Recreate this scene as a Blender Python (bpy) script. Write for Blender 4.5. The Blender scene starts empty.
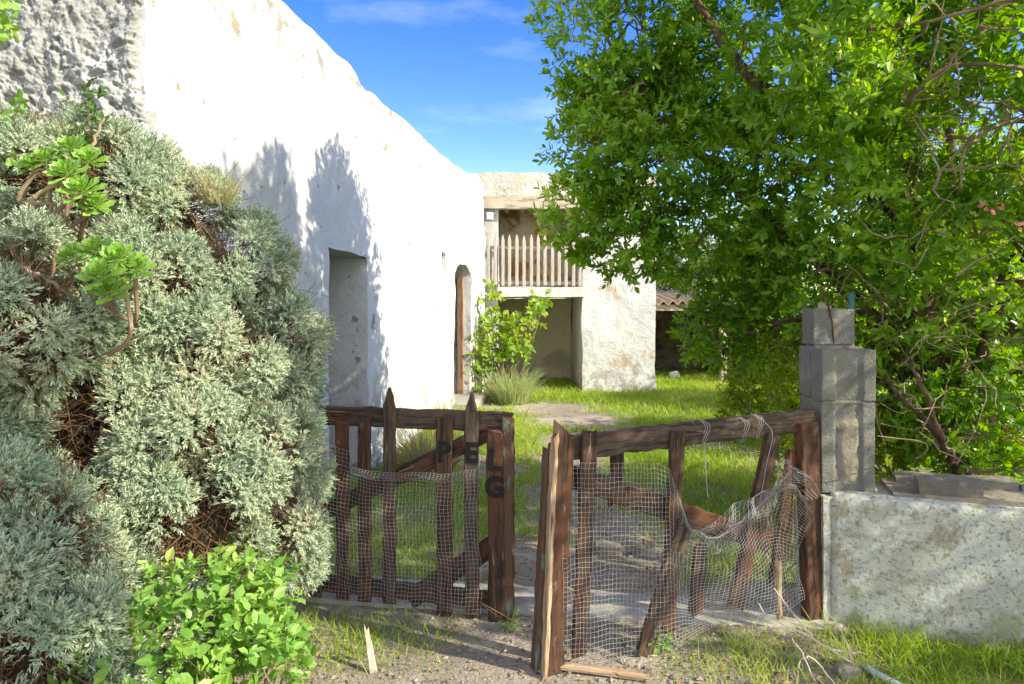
import bpy, bmesh, math, random
import numpy as np
from mathutils import Vector, Matrix

random.seed(11)
rng = np.random.default_rng(11)
scene = bpy.context.scene
COL = scene.collection
F_PX, HOR, EYE = 683.0, 304.0, 1.6

def at(px, py, d):
    """photo pixel at a measured distance -> point in metres"""
    return np.array([(px-512)/F_PX*d, d, EYE-(py-HOR)/F_PX*d])

# ------------------------------------------------------------------ noise
def _hash(ix, iy, iz, seed):
    h = (ix.astype(np.int64)*374761393 + iy.astype(np.int64)*668265263 + iz.astype(np.int64)*2147483647 + seed*974711) & 0xffffffff
    h = ((h ^ (h >> 13))*1274126177) & 0xffffffff
    h = ((h ^ (h >> 15))*2246822519) & 0xffffffff
    return ((h ^ (h >> 16)) & 0xffffff)/float(0xffffff)

def vnoise(P, scale=1.0, seed=0):
    p = np.asarray(P, float)*scale
    i = np.floor(p).astype(np.int64); f = p-i; f = f*f*(3-2*f)
    out = 0
    for dx in (0, 1):
        for dy in (0, 1):
            for dz in (0, 1):
                w = (f[:, 0] if dx else 1-f[:, 0])*(f[:, 1] if dy else 1-f[:, 1])*(f[:, 2] if dz else 1-f[:, 2])
                out = out + w*_hash(i[:, 0]+dx, i[:, 1]+dy, i[:, 2]+dz, seed)
    return out

def fbm(P, scale=1.0, octs=4, seed=0):
    a, s, t, o = 1.0, 0, 0, scale
    for k in range(octs):
        s = s+a*vnoise(P, o, seed+k*17); t += a; a *= .5; o *= 2.03
    return s/t

# ------------------------------------------------------------------ materials
def newmat(name):
    m = bpy.data.materials.new(name); m.use_nodes = True
    nt = m.node_tree
    for n in list(nt.nodes): nt.nodes.remove(n)
    return m, nt

def rgb(c): return (c[0], c[1], c[2], 1)

def layered(name, base, layers=(), rough=.9, bumps=(), coord='Object', stretch=(1, 1, 1), spec=.25, metallic=0, island=0, attr=None):
    """principled material: base colour, noise-masked colour layers, summed bumps"""
    m, nt = newmat(name); N, L = nt.nodes, nt.links
    out = N.new('ShaderNodeOutputMaterial'); bs = N.new('ShaderNodeBsdfPrincipled')
    L.new(bs.outputs[0], out.inputs[0])
    bs.inputs['Roughness'].default_value = rough; bs.inputs['Specular IOR Level'].default_value = spec
    bs.inputs['Metallic'].default_value = metallic
    tc = N.new('ShaderNodeTexCoord'); mp = N.new('ShaderNodeMapping')
    mp.inputs['Scale'].default_value = stretch
    L.new(tc.outputs[coord], mp.inputs['Vector'])
    vec = mp.outputs[0]
    col = N.new('ShaderNodeRGB'); col.outputs[0].default_value = rgb(base); cur = col.outputs[0]
    def mix(fac, c2, cur):
        mx = N.new('ShaderNodeMix'); mx.data_type = 'RGBA'
        L.new(fac, mx.inputs[0]); L.new(cur, mx.inputs[6])
        if hasattr(c2, 'is_linked'): L.new(c2, mx.inputs[7])
        else: mx.inputs[7].default_value = rgb(c2)
        return mx.outputs[2]
    def rng_map(sock, lo, hi, to=1.0):
        r = N.new('ShaderNodeMapRange'); r.interpolation_type = 'SMOOTHSTEP'
        L.new(sock, r.inputs[0]); r.inputs[1].default_value = lo; r.inputs[2].default_value = hi; r.inputs[4].default_value = to
        return r.outputs[0]
    for k, ly in enumerate(layers):
        c, sc, det, lo, hi = ly[:5]; amt = ly[5] if len(ly) > 5 else 1.0
        opt = ly[6] if len(ly) > 6 else {}
        nz = N.new('ShaderNodeTexNoise'); nz.inputs['Scale'].default_value = sc; nz.inputs['Detail'].default_value = det
        nz.inputs['Roughness'].default_value = opt.get('r', .62); nz.inputs['Distortion'].default_value = opt.get('dist', .3)
        mp2 = N.new('ShaderNodeMapping'); mp2.inputs['Location'].default_value = (k*7.3, k*3.1, k*1.7)
        mp2.inputs['Scale'].default_value = opt.get('s', (1, 1, 1))
        L.new(vec, mp2.inputs[0]); L.new(mp2.outputs[0], nz.inputs['Vector'])
        fac = rng_map(nz.outputs[0], lo, hi, amt)
        if 'zlo' in opt:                       # only between two heights (splash zone, run-off under a coping)
            sx = N.new('ShaderNodeSeparateXYZ'); L.new(tc.outputs['Object'], sx.inputs[0])
            zr = rng_map(sx.outputs[2], opt['zlo'], opt['zhi'], 1.0)
            ml = N.new('ShaderNodeMath'); ml.operation = 'MULTIPLY'; L.new(fac, ml.inputs[0]); L.new(zr, ml.inputs[1]); fac = ml.outputs[0]
        cur = mix(fac, c, cur)
    if attr:
        an = N.new('ShaderNodeAttribute'); an.attribute_name = attr[0]
        cur = mix(an.outputs['Fac'], attr[1], cur)
    if island:
        gi = N.new('ShaderNodeNewGeometry'); hs = N.new('ShaderNodeHueSaturation')
        mr = N.new('ShaderNodeMapRange'); L.new(gi.outputs['Random Per Island'], mr.inputs[0])
        mr.inputs[3].default_value = 1-island; mr.inputs[4].default_value = 1+island
        L.new(mr.outputs[0], hs.inputs['Value']); L.new(cur, hs.inputs['Color']); cur = hs.outputs[0]
    L.new(cur, bs.inputs['Base Color'])
    nrm = None
    for k, (sc, stg, dist) in enumerate(bumps):
        nz = N.new('ShaderNodeTexNoise'); nz.inputs['Scale'].default_value = sc; nz.inputs['Detail'].default_value = 5
        nz.inputs['Roughness'].default_value = .65
        L.new(vec, nz.inputs['Vector'])
        b = N.new('ShaderNodeBump'); b.inputs['Strength'].default_value = stg; b.inputs['Distance'].default_value = dist
        L.new(nz.outputs[0], b.inputs['Height'])
        if nrm is not None: L.new(nrm, b.inputs['Normal'])
        nrm = b.outputs[0]
    if nrm is not None: L.new(nrm, bs.inputs['Normal'])
    return m

def leafmat(name, dark, light, trans=.45, rough=.45, spec=.4, scale=2.0, tcol=None, third=None):
    m, nt = newmat(name); N, L = nt.nodes, nt.links
    out = N.new('ShaderNodeOutputMaterial'); bs = N.new('ShaderNodeBsdfPrincipled'); tr = N.new('ShaderNodeBsdfTranslucent')
    ms = N.new('ShaderNodeMixShader'); ms.inputs[0].default_value = trans
    L.new(bs.outputs[0], ms.inputs[1]); L.new(tr.outputs[0], ms.inputs[2]); L.new(ms.outputs[0], out.inputs[0])
    bs.inputs['Roughness'].default_value = rough; bs.inputs['Specular IOR Level'].default_value = spec
    gi = N.new('ShaderNodeNewGeometry'); cr = N.new('ShaderNodeValToRGB')
    e = cr.color_ramp.elements
    e[0].color = rgb(dark); e[1].color = rgb(light); e[0].position = .08; e[1].position = .92
    if third:
        k = e.new(.95); k.color = rgb(third); e[1].position = .75
    tc = N.new('ShaderNodeTexCoord'); nz = N.new('ShaderNodeTexNoise'); nz.inputs['Scale'].default_value = scale; nz.inputs['Detail'].default_value = 2
    L.new(tc.outputs['Object'], nz.inputs['Vector'])
    ad = N.new('ShaderNodeMath'); ad.operation = 'MULTIPLY_ADD'; ad.inputs[1].default_value = .65; 
    mm = N.new('ShaderNodeMath'); mm.operation = 'MULTIPLY_ADD'; mm.inputs[1].default_value = 1.3; mm.inputs[2].default_value = -.47
    L.new(nz.outputs[0], mm.inputs[0])
    L.new(gi.outputs['Random Per Island'], ad.inputs[0]); L.new(mm.outputs[0], ad.inputs[2])
    L.new(ad.outputs[0], cr.inputs[0])
    L.new(cr.outputs[0], bs.inputs['Base Color'])
    hs = N.new('ShaderNodeHueSaturation'); hs.inputs['Value'].default_value = 1.5; hs.inputs['Hue'].default_value = .485; hs.inputs['Saturation'].default_value = 1.1
    L.new(cr.outputs[0], hs.inputs['Color']); L.new(hs.outputs[0], tr.inputs['Color'])
    return m

M = {}
M['whitewash'] = layered('whitewash', (.57, .565, .555), [
    ((.50, .485, .455), 1.1, 6, .52, .75, .5),
    ((.24, .18, .12), 2.6, 9, .615, .645, .85, {'r': .7}),
    ((.17, .145, .115), 9, 7, .655, .68, .8),
    ((.20, .165, .125), 5.5, 8, .53, .60, .8, {'zlo': 3.1, 'zhi': 3.7}),
    ((.22, .18, .13), 4.5, 8, .50, .58, .85, {'zlo': 1.3, 'zhi': .1}),
    ((.17, .15, .12), 26, 3, .70, .73, .7)],
    rough=.95, bumps=((2.2, .5, .06), (11, .45, .025), (60, .3, .006)))
M['rough_render'] = layered('rough_render', (.31, .305, .295), [
    ((.46, .45, .44), 5, 7, .5, .64), ((.24, .23, .22), 7, 8, .56, .66, .8), ((.42, .31, .2), 3, 7, .62, .7, .8)],
    rough=1, bumps=((16, .8, .03), (60, .7, .012)))
M['facade_plaster'] = layered('facade_plaster', (.58, .57, .545), [
    ((.50, .48, .44), 1.8, 7, .48, .68, .7), ((.45, .33, .22), 2.4, 8, .61, .67, .8),
    ((.36, .34, .31), 7, 8, .62, .7, .7), ((.30, .27, .22), 5, 8, .48, .56, .8, {'zlo': .9, 'zhi': .05})],
    rough=.95, bumps=((3, .5, .05), (14, .5, .025), (60, .3, .006)))
M['parapet_plaster'] = layered('parapet_plaster', (.50, .45, .385), [
    ((.48, .38, .28), 3, 8, .5, .64, .8), ((.58, .55, .50), 4, 7, .52, .64), ((.26, .27, .22), 8, 8, .6, .68, .8)],
    rough=1, bumps=((4, .7, .06), (18, .6, .03)))
M['ochre_plaster'] = layered('ochre_plaster', (.54, .43, .31), [
    ((.32, .15, .055), 1.7, 7, .50, .60, .9), ((.56, .47, .37), 2.4, 6, .55, .66, .9), ((.22, .14, .08), 5, 7, .62, .7, .7)],
    rough=1, bumps=((6, .6, .04), (30, .4, .012)))
M['recess_plaster'] = layered('recess_plaster', (.72, .63, .49), [
    ((.44, .36, .26), 1.4, 6, .48, .66, .8), ((.68, .63, .54), 3, 6, .55, .68, .7), ((.25, .2, .14), 6, 7, .64, .7, .7)],
    rough=1, bumps=((6, .6, .04),))
M['old_timber'] = layered('old_timber', (.46, .38, .29), [
    ((.28, .2, .13), 3, 8, .48, .64, .9, {'s': (1, 6, 6)}), ((.6, .53, .44), 5, 6, .56, .68, .7, {'s': (1, 5, 5)})],
    rough=.9, bumps=((14, .6, .02),))
M['silver_timber'] = layered('silver_timber', (.44, .37, .31), [
    ((.28, .2, .15), 5, 7, .48, .62, .8, {'s': (4, 4, .6)}), ((.56, .5, .44), 7, 5, .55, .65, .7, {'s': (4, 4, .6)})],
    rough=.9, bumps=((30, .4, .008),))
def gate_wood(name, base, dark, red):
    return layered(name, base, [
        (dark, 3.0, 9, .45, .60, .9, {'s': (14, 1.0, 1), 'r': .7}),
        (red, 2.0, 7, .50, .62, .8, {'s': (5, .9, 1)}),
        ((.24, .19, .15), 4.5, 9, .60, .66, .75, {'s': (9, 1.0, 1), 'r': .75}),
        ((.018, .012, .009), 6, 8, .60, .66, .9, {'s': (16, .7, 1), 'r': .7})],
        rough=.8, spec=.25, coord='UV', bumps=((22, .5, .006), (7, .4, .01)))
M['gate_wood'] = gate_wood('gate_wood', (.070, .036, .022), (.019, .012, .009), (.12, .045, .021))
M['gate_wood_grey'] = gate_wood('gate_wood_grey', (.085, .058, .040), (.022, .015, .012), (.08, .035, .02))
M['gate_wood_pale'] = gate_wood('gate_wood_pale', (.42, .31, .2), (.22, .13, .08), (.30, .15, .08))
M['gate_wood_turquoise'] = layered('gate_wood_turquoise', (.10, .055, .035), [
    ((.10, .19, .17), 3, 9, .54, .60, .7, {'s': (5, 1, 1), 'r': .75}), ((.03, .02, .015), 5, 8, .6, .66, .9, {'s': (14, .8, 1)})],
    rough=.8, coord='UV', bumps=((20, .5, .006),))
M['black_paint'] = layered('black_paint', (.008, .008, .008), [((.05, .03, .02), 70, 6, .60, .68, .7)], rough=.6)
M['block'] = layered('block', (.185, .175, .15), [
    ((.115, .108, .09), 3.2, 7, .48, .66, .85), ((.26, .245, .21), 6, 7, .55, .68, .7), ((.12, .115, .1), 90, 3, .58, .66, .7),
    ((.23, .2, .12), 2.2, 6, .62, .72, .6)], rough=1, bumps=((95, 1, .010), (30, .5, .012)))
M['mortar'] = layered('mortar', (.23, .20, .155), [((.13, .11, .08), 6, 7, .5, .62, .8), ((.30, .275, .23), 9, 6, .58, .68, .7)],
                      rough=1, bumps=((20, .6, .015), (80, .4, .004)))
M['lichen_wall'] = layered('lichen_wall', (.42, .415, .365), [
    ((.36, .35, .29), 2.2, 7, .42, .60, .9), ((.24, .19, .12), 2.8, 9, .50, .60, .7, {'r': .8}),
    ((.17, .15, .10), 46, 6, .53, .60, .8, {'r': .72}), ((.52, .52, .48), 5, 7, .56, .63, .8),
    ((.20, .20, .09), 3.5, 8, .56, .64, .8, {'zlo': .45, 'zhi': .02}), ((.24, .22, .13), 4.0, 8, .5, .6, .7, {'zlo': .5, 'zhi': .68})],
    rough=1, bumps=((4, .4, .03), (22, .4, .012), (80, .4, .005)))
M['stone'] = layered('stone', (.17, .145, .11), [((.2, .18, .14), 5, 8, .48, .62, .8), ((.30, .275, .225), 8, 7, .56, .66, .8),
                     ((.20, .21, .12), 3, 6, .6, .68, .6)], rough=1, bumps=((9, .7, .03), (50, .5, .006)), island=.3)
M['dark_stone'] = layered('dark_stone', (.20, .16, .12), [((.1, .075, .055), 4, 8, .46, .6, .9), ((.3, .25, .2), 6, 7, .56, .66, .8)],
                          rough=1, bumps=((5, 1, .08), (22, .6, .03)))
M['concrete'] = layered('concrete', (.36, .33, .28), [((.25, .22, .18), 3, 8, .46, .62, .85), ((.44, .41, .36), 8, 7, .56, .66, .7),
                        ((.14, .12, .09), 30, 5, .62, .68, .7)], rough=1, bumps=((9, .5, .02), (70, .5, .005)))
M['ground'] = layered('ground', (.27, .22, .165), [
    ((.47, .40, .31), .9, 8, .45, .65, .8), ((.13, .105, .08), 6, 8, .54, .64, .7), ((.36, .31, .25), 45, 4, .58, .66, .7),
    ((.09, .075, .06), 80, 3, .58, .66, .8)], rough=1, bumps=((8, .5, .03), (60, .9, .015)),
    attr=('cover', (.13, .17, .04)))
M['gravel'] = layered('gravel', (.23, .20, .17), [((.2, .17, .14), 3, 4, .45, .6, .7)], rough=1, island=.45, bumps=((60, .5, .004),))
M['litter'] = layered('litter', (.26, .17, .09), [((.36, .26, .15), 4, 3, .5, .6, .8)], rough=1, island=.5)
M['tile'] = layered('tile', (.28, .21, .15), [((.24, .16, .1), 3, 8, .48, .62, .8), ((.36, .3, .24), 5, 7, .56, .66, .7)], rough=1, bumps=((20, .5, .01),))
M['bark'] = layered('bark', (.13, .085, .055), [((.06, .04, .028), 4, 8, .46, .6, .9, {'s': (3, 3, .8)}), ((.24, .18, .13), 6, 7, .58, .68, .8, {'s': (3, 3, .8)})],
                    rough=1, bumps=((18, .9, .02), (60, .5, .006)))
M['twig'] = layered('twig', (.30, .215, .14), [((.16, .1, .065), 6, 5, .46, .6, .8), ((.42, .35, .27), 9, 5, .6, .68, .8)], rough=1)
M['dead_twig'] = layered('dead_twig', (.15, .085, .045), [((.27, .17, .095), 5, 5, .5, .64, .9), ((.06, .035, .02), 4, 5, .58, .68, .8)], rough=1, island=.4)
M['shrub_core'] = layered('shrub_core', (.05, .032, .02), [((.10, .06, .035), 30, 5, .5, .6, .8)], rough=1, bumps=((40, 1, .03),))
M['dry_stick'] = layered('dry_stick', (.5, .41, .3), [((.34, .25, .17), 8, 5, .5, .62, .8)], rough=.9)
M['wire'] = layered('wire', (.27, .26, .25), [((.32, .2, .12), 7, 6, .56, .64, .7)], rough=.5, metallic=.0, spec=.4)
M['rust'] = layered('rust', (.10, .045, .025), [((.04, .02, .015), 9, 6, .5, .6, .8)], rough=.8)
M['green_paint'] = layered('green_paint', (.06, .14, .12), [((.12, .06, .035), 8, 7, .56, .62, .8)], rough=.5)
M['lamp_white'] = layered('lamp_white', (.8, .8, .8), [((.65, .64, .6), 20, 4, .5, .6, .5)], rough=.35)
M['lamp_glass'] = layered('lamp_glass', (.62, .66, .68), [], rough=.1, spec=.6)
M['pipe_blue'] = layered('pipe_blue', (.45, .52, .56), [((.3, .27, .22), 20, 5, .56, .64, .8)], rough=.4)
M['door_wood'] = layered('door_wood', (.30, .20, .13), [((.18, .1, .06), 4, 7, .46, .6, .8, {'s': (4, 4, .6)}), ((.45, .36, .28), 6, 6, .6, .68, .7, {'s': (4, 4, .6)})], rough=.9)

M['tree_leaf'] = leafmat('tree_leaf', (.07, .18, .014), (.225, .40, .035), trans=.5, rough=.36, spec=.5, scale=1.3, third=(.42, .54, .11))
M['bush_leaf'] = leafmat('bush_leaf', (.10, .17, .014), (.26, .35, .03), trans=.55, rough=.4, spec=.4, scale=1.6, third=(.19, .21, .05))
M['far_leaf'] = leafmat('far_leaf', (.09, .12, .05), (.2, .24, .11), trans=.35, rough=.6, scale=.8)
M['silver_leaf'] = leafmat('silver_leaf', (.19, .265, .175), (.50, .56, .385), trans=.22, rough=.8, spec=.15, scale=4.0, third=(.52, .43, .28))
M['aeonium_leaf'] = leafmat('aeonium_leaf', (.13, .28, .04), (.29, .46, .085), trans=.3, rough=.35, spec=.5, scale=3)
M['weed_leaf'] = leafmat('weed_leaf', (.08, .22, .03), (.28, .46, .10), trans=.4, rough=.42, spec=.35, scale=5, third=(.42, .50, .14))
M['vine_leaf'] = leafmat('vine_leaf', (.12, .25, .025), (.30, .42, .06), trans=.42, rough=.5, scale=2, third=(.42, .36, .08))
M['sprig_leaf'] = leafmat('sprig_leaf', (.05, .12, .02), (.13, .22, .04), trans=.35, rough=.4, scale=3)
M['grass_blade'] = leafmat('grass_blade', (.17, .275, .03), (.35, .46, .07), trans=.45, rough=.55, spec=.3, scale=1.1, third=(.46, .40, .17))
M['dry_grass'] = leafmat('dry_grass', (.30, .27, .10), (.50, .44, .22), trans=.35, rough=.7, scale=3)
M['pale_grass'] = leafmat('pale_grass', (.26, .34, .12), (.46, .50, .24), trans=.35, rough=.7, scale=3)

# ------------------------------------------------------------------ object helpers
def tag(o, label=None, cat=None, group=None, kind=None):
    for k, v in (('label', label), ('category', cat), ('group', group), ('kind', kind)):
        if v: o[k] = v
    return o

ORG = {}
def thing(name, loc, label, cat, group=None):
    o = bpy.data.objects.new(name, None); COL.objects.link(o)
    o.location = Vector([float(c) for c in loc]); o.empty_display_size = .2
    ORG[o.name] = np.array([float(c) for c in loc])
    return tag(o, label, cat, group)

def mk(name, V, F, mat, parent=None, smooth=False, loc=None, uv=None, attr=None):
    """one mesh object; V in world metres; F an (n,k) array or a list of tuples"""
    V = np.asarray(V, float)
    org = ORG[parent.name] if parent is not None else (np.array(loc, float) if loc is not None else np.zeros(3))
    me = bpy.data.meshes.new(name)
    W = V-org
    if isinstance(F, np.ndarray):
        n, k = F.shape
        me.vertices.add(len(W)); me.vertices.foreach_set('co', W.astype(np.float32).ravel())
        me.loops.add(n*k); me.loops.foreach_set('vertex_index', F.astype(np.int32).ravel())
        me.polygons.add(n); me.polygons.foreach_set('loop_start', np.arange(0, n*k, k, dtype=np.int32))
        me.update(calc_edges=True)
    else:
        me.from_pydata([tuple(v) for v in W], [], [tuple(f) for f in F]); me.update()
    me.polygons.foreach_set('use_smooth', [smooth]*len(me.polygons))
    if uv is not None:
        ul = me.uv_layers.new(name='UVMap')
        li = np.empty(len(me.loops), np.int32); me.loops.foreach_get('vertex_index', li)
        ul.data.foreach_set('uv', np.asarray(uv, np.float32)[li].ravel())
    if attr is not None:
        a = me.attributes.new(attr[0], 'FLOAT', 'POINT'); a.data.foreach_set('value', np.asarray(attr[1], np.float32))
    me.materials.append(M[mat] if isinstance(mat, str) else mat)
    o = bpy.data.objects.new(name, me); COL.objects.link(o)
    if parent is not None:
        o.parent = parent; ORG[o.name] = org
    else:
        o.location = Vector(org); ORG[o.name] = org
    return o

class MB:
    def __init__(s): s.V, s.F, s.U, s.n = [], [], [], 0
    def add(s, V, F, U=None):
        V = np.asarray(V, float)
        s.V.append(V); s.F += [tuple(int(i)+s.n for i in f) for f in F]; s.n += len(V)
        s.U.append(np.zeros((len(V), 2)) if U is None else np.asarray(U, float))
        return s
    def build(s, name, mat, parent=None, smooth=False, **k):
        return mk(name, np.concatenate(s.V), s.F, mat, parent, smooth, uv=np.concatenate(s.U), **k)

def nrmz(v): v = np.asarray(v, float); return v/(np.linalg.norm(v)+1e-12)

def box_vf(c, half, R=None):
    s = np.array([[x, y, z] for z in (-1, 1) for y in (-1, 1) for x in (-1, 1)], float)*half
    if R is not None: s = s@np.asarray(R).T
    return s+np.asarray(c), [(0, 2, 3, 1), (4, 5, 7, 6), (0, 1, 5, 4), (2, 6, 7, 3), (1, 3, 7, 5), (0, 4, 6, 2)]

def plank(mb, p0, p1, wdir, w, t, end='flat', end0='flat', jit=.003, seg=.05, seed=None, w1=None):
    """weathered plank from p0 to p1: chamfered section w x t, uneven edges; end/end0 = flat, point or broken"""
    r = np.random.default_rng(seed if seed is not None else rng.integers(1e9))
    p0, p1 = np.asarray(p0, float), np.asarray(p1, float)
    ax = p1-p0; ln = np.linalg.norm(ax); ax = ax/ln
    wd = nrmz(np.asarray(wdir, float)-ax*np.dot(wdir, ax)); td = np.cross(wd, ax)
    n = max(3, int(ln/seg)); c = min(.006, t*.25)
    sec = np.array([[-w/2+c, -t/2], [w/2-c, -t/2], [w/2, -t/2+c], [w/2, t/2-c], [w/2-c, t/2], [-w/2+c, t/2], [-w/2, t/2-c], [-w/2, -t/2+c]])
    per = np.concatenate([[0], np.cumsum(np.linalg.norm(np.diff(sec, axis=0), axis=1))])
    ts = np.linspace(0, ln, n+1); scl = np.ones(n+1)
    if end == 'point':
        k = min(.11, ln*.3); ts = np.concatenate([ts[ts < ln-k-.01], ln-k*np.array([1, .8, .6, .4, .2, .06, 0])])
        scl = np.clip((ln-ts)/k, 0, 1)**.72; scl = np.maximum(scl, .07)
    if w1 is not None: scl = scl*np.linspace(1, w1/w, len(ts))
    ou = r.random(2)*20
    V, U, F = [], [], []
    wob = np.cumsum(r.normal(0, jit*.16, (len(ts), 2)), axis=0); wob -= np.linspace(0, 1, len(ts))[:, None]*wob[-1]
    ej0, ej1 = r.uniform(0, .055, 8), r.uniform(0, .075, 8)
    if end == 'broken':
        ej1[[0, 5, 6, 7]] += r.uniform(-.03, .02); ej1[2] += .05; ej1[3] += .05
    for k, q in enumerate(ts):
        s = sec*np.array([scl[k], 1]); jj = r.normal(0, jit*.42, sec.shape)
        for i in range(8):
            along = q
            if k == len(ts)-1 and end == 'broken': along = q-ej1[i]
            if k == 0 and end0 == 'broken': along = q+ej0[i]
            V.append(p0+ax*along+wd*(s[i, 0]+jj[i, 0]+wob[k, 0])+td*(s[i, 1]+jj[i, 1]*.6+wob[k, 1]*.5))
            U.append((ou[0]+per[i], ou[1]+along))
    for k in range(len(ts)-1):
        for i in range(8):
            a, b = k*8+i, k*8+(i+1) % 8
            F.append((a, b, b+8, a+8))
    F.append(tuple(range(7, -1, -1))); F.append(tuple(range((len(ts)-1)*8, len(ts)*8)))
    mb.add(V, F, U)

def smooth_path(pts, n):
    pts = np.asarray(pts, float)
    if len(pts) < 3:
        t = np.linspace(0, 1, n)[:, None]; return pts[0]*(1-t)+pts[-1]*t
    P = np.vstack([2*pts[0]-pts[1], pts, 2*pts[-1]-pts[-2]]); out = []
    for u in np.linspace(0, len(pts)-1-1e-6, n):
        i = int(u); f = u-i; a, b, c, d = P[i], P[i+1], P[i+2], P[i+3]
        out.append(.5*((2*b)+(c-a)*f+(2*a-5*b+4*c-d)*f*f+(3*b-a-3*c+d)*f**3))
    return np.array(out)

def tube_vf(pts, rad, sides=6):
    pts = np.asarray(pts, float); n = len(pts)
    rad = np.broadcast_to(np.asarray(rad, float), (n,)) if np.ndim(rad) == 0 else np.interp(np.linspace(0, 1, n), np.linspace(0, 1, len(rad)), rad)
    T = np.gradient(pts, axis=0); T /= np.linalg.norm(T, axis=1)[:, None]+1e-12
    up = np.array([.13, .21, .97]) if abs(T[0, 2]) < .9 else np.array([1, .1, 0])
    V = []
    a = np.linspace(0, 2*math.pi, sides, endpoint=False)
    for i in range(n):
        x = nrmz(np.cross(T[i], up)); y = np.cross(T[i], x)
        V.append(pts[i]+rad[i]*(np.cos(a)[:, None]*x+np.sin(a)[:, None]*y))
    F = [(i*sides+k, i*sides+(k+1) % sides, (i+1)*sides+(k+1) % sides, (i+1)*sides+k) for i in range(n-1) for k in range(sides)]
    F.append(tuple(range(sides-1, -1, -1))); F.append(tuple(range((n-1)*sides, n*sides)))
    return np.vstack(V), F

def straight_sticks(P, Q, r0, r1):
    """many thin 3-sided sticks at once -> V, quads"""
    P, Q = np.asarray(P, float), np.asarray(Q, float); n = len(P)
    T = Q-P; T /= np.linalg.norm(T, axis=1)[:, None]+1e-12
    up = np.where(np.abs(T[:, 2:3]) < .9, [[0, 0, 1.]], [[1., 0, 0]])
    x = np.cross(T, up); x /= np.linalg.norm(x, axis=1)[:, None]; y = np.cross(T, x)
    V = np.empty((n, 6, 3))
    r0 = np.broadcast_to(r0, (n,))[:, None]; r1 = np.broadcast_to(r1, (n,))[:, None]
    for k in range(3):
        a = 2*math.pi*k/3
        o = math.cos(a)*x+math.sin(a)*y
        V[:, k] = P+o*r0; V[:, 3+k] = Q+o*r1
    b = (np.arange(n)*6)[:, None]
    Fq = np.concatenate([b+np.array([[0, 1, 4, 3]]), b+np.array([[1, 2, 5, 4]]), b+np.array([[2, 0, 3, 5]])])
    return V.reshape(-1, 3), Fq

TEMPL = {
 'lance': (np.array([[0, 0, 0], [.32, .42, 0], [.7, .40, 0], [1, 0, 0], [.7, -.40, 0], [.32, -.42, 0], [.35, 0, -.16], [.7, 0, -.14]]),
           np.array([[0, 6, 1], [1, 6, 7], [1, 7, 2], [2, 7, 3], [0, 5, 6], [5, 4, 7], [5, 7, 6], [4, 3, 7]])),
 'broad': (np.array([[0, 0, 0], [.22, .40, .03], [.6, .5, .05], [1, 0, 0], [.6, -.5, .05], [.22, -.40, .03], [.3, 0, -.08], [.65, 0, -.08]]),
           np.array([[0, 6, 1], [1, 6, 7], [1, 7, 2], [2, 7, 3], [0, 5, 6], [5, 4, 7], [5, 7, 6], [4, 3, 7]])),
 'spoon': (np.array([[0, 0, 0], [.35, .15, .04], [.78, .48, .06], [1, 0, 0], [.78, -.48, .06], [.35, -.15, .04], [.4, 0, -.06], [.8, 0, -.04]]),
           np.array([[0, 6, 1], [1, 6, 7], [1, 7, 2], [2, 7, 3], [0, 5, 6], [5, 4, 7], [5, 7, 6], [4, 3, 7]])),
 'rhomb': (np.array([[0, 0, 0], [.45, .5, 0], [1, 0, 0], [.45, -.5, 0], [.5, 0, -.15]]),
           np.array([[0, 4, 1], [1, 4, 2], [0, 3, 4], [3, 2, 4]])),
 'needle': (np.array([[0, .35, 0], [0, -.35, 0], [.55, -.5, .0], [.55, .5, .0], [1, 0, 0]]),
           np.array([[0, 1, 2], [0, 2, 3], [3, 2, 4]])),
}
def leaves(P, D, Nr, L, W, shape='lance', droop=.15):
    t, f = TEMPL[shape]; n = len(P)
    D = D/(np.linalg.norm(D, axis=1)[:, None]+1e-9)
    B = np.cross(Nr, D); B /= np.linalg.norm(B, axis=1)[:, None]+1e-9
    C = np.cross(D, B)
    L = np.broadcast_to(L, (n,)); W = np.broadcast_to(W, (n,)); dr = np.broadcast_to(droop, (n,))
    V = (P[:, None]+D[:, None]*(t[None, :, 0:1]*L[:, None, None])+B[:, None]*(t[None, :, 1:2]*W[:, None, None])
         + C[:, None]*(t[None, :, 2:3]*W[:, None, None]-(t[None, :, 0:1]**2)*(dr*L)[:, None, None]))
    Fa = (np.arange(n)*len(t))[:, None, None]+f[None]
    return V.reshape(-1, 3), Fa.reshape(-1, 3)

def rdir(n, r=rng):
    v = r.normal(size=(n, 3)); return v/np.linalg.norm(v, axis=1)[:, None]

def join_vf(parts):
    V, F, n = [], [], 0
    for v, f in parts:
        V.append(v); F.append(f+n); n += len(v)
    return np.concatenate(V), np.concatenate(F)

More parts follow.
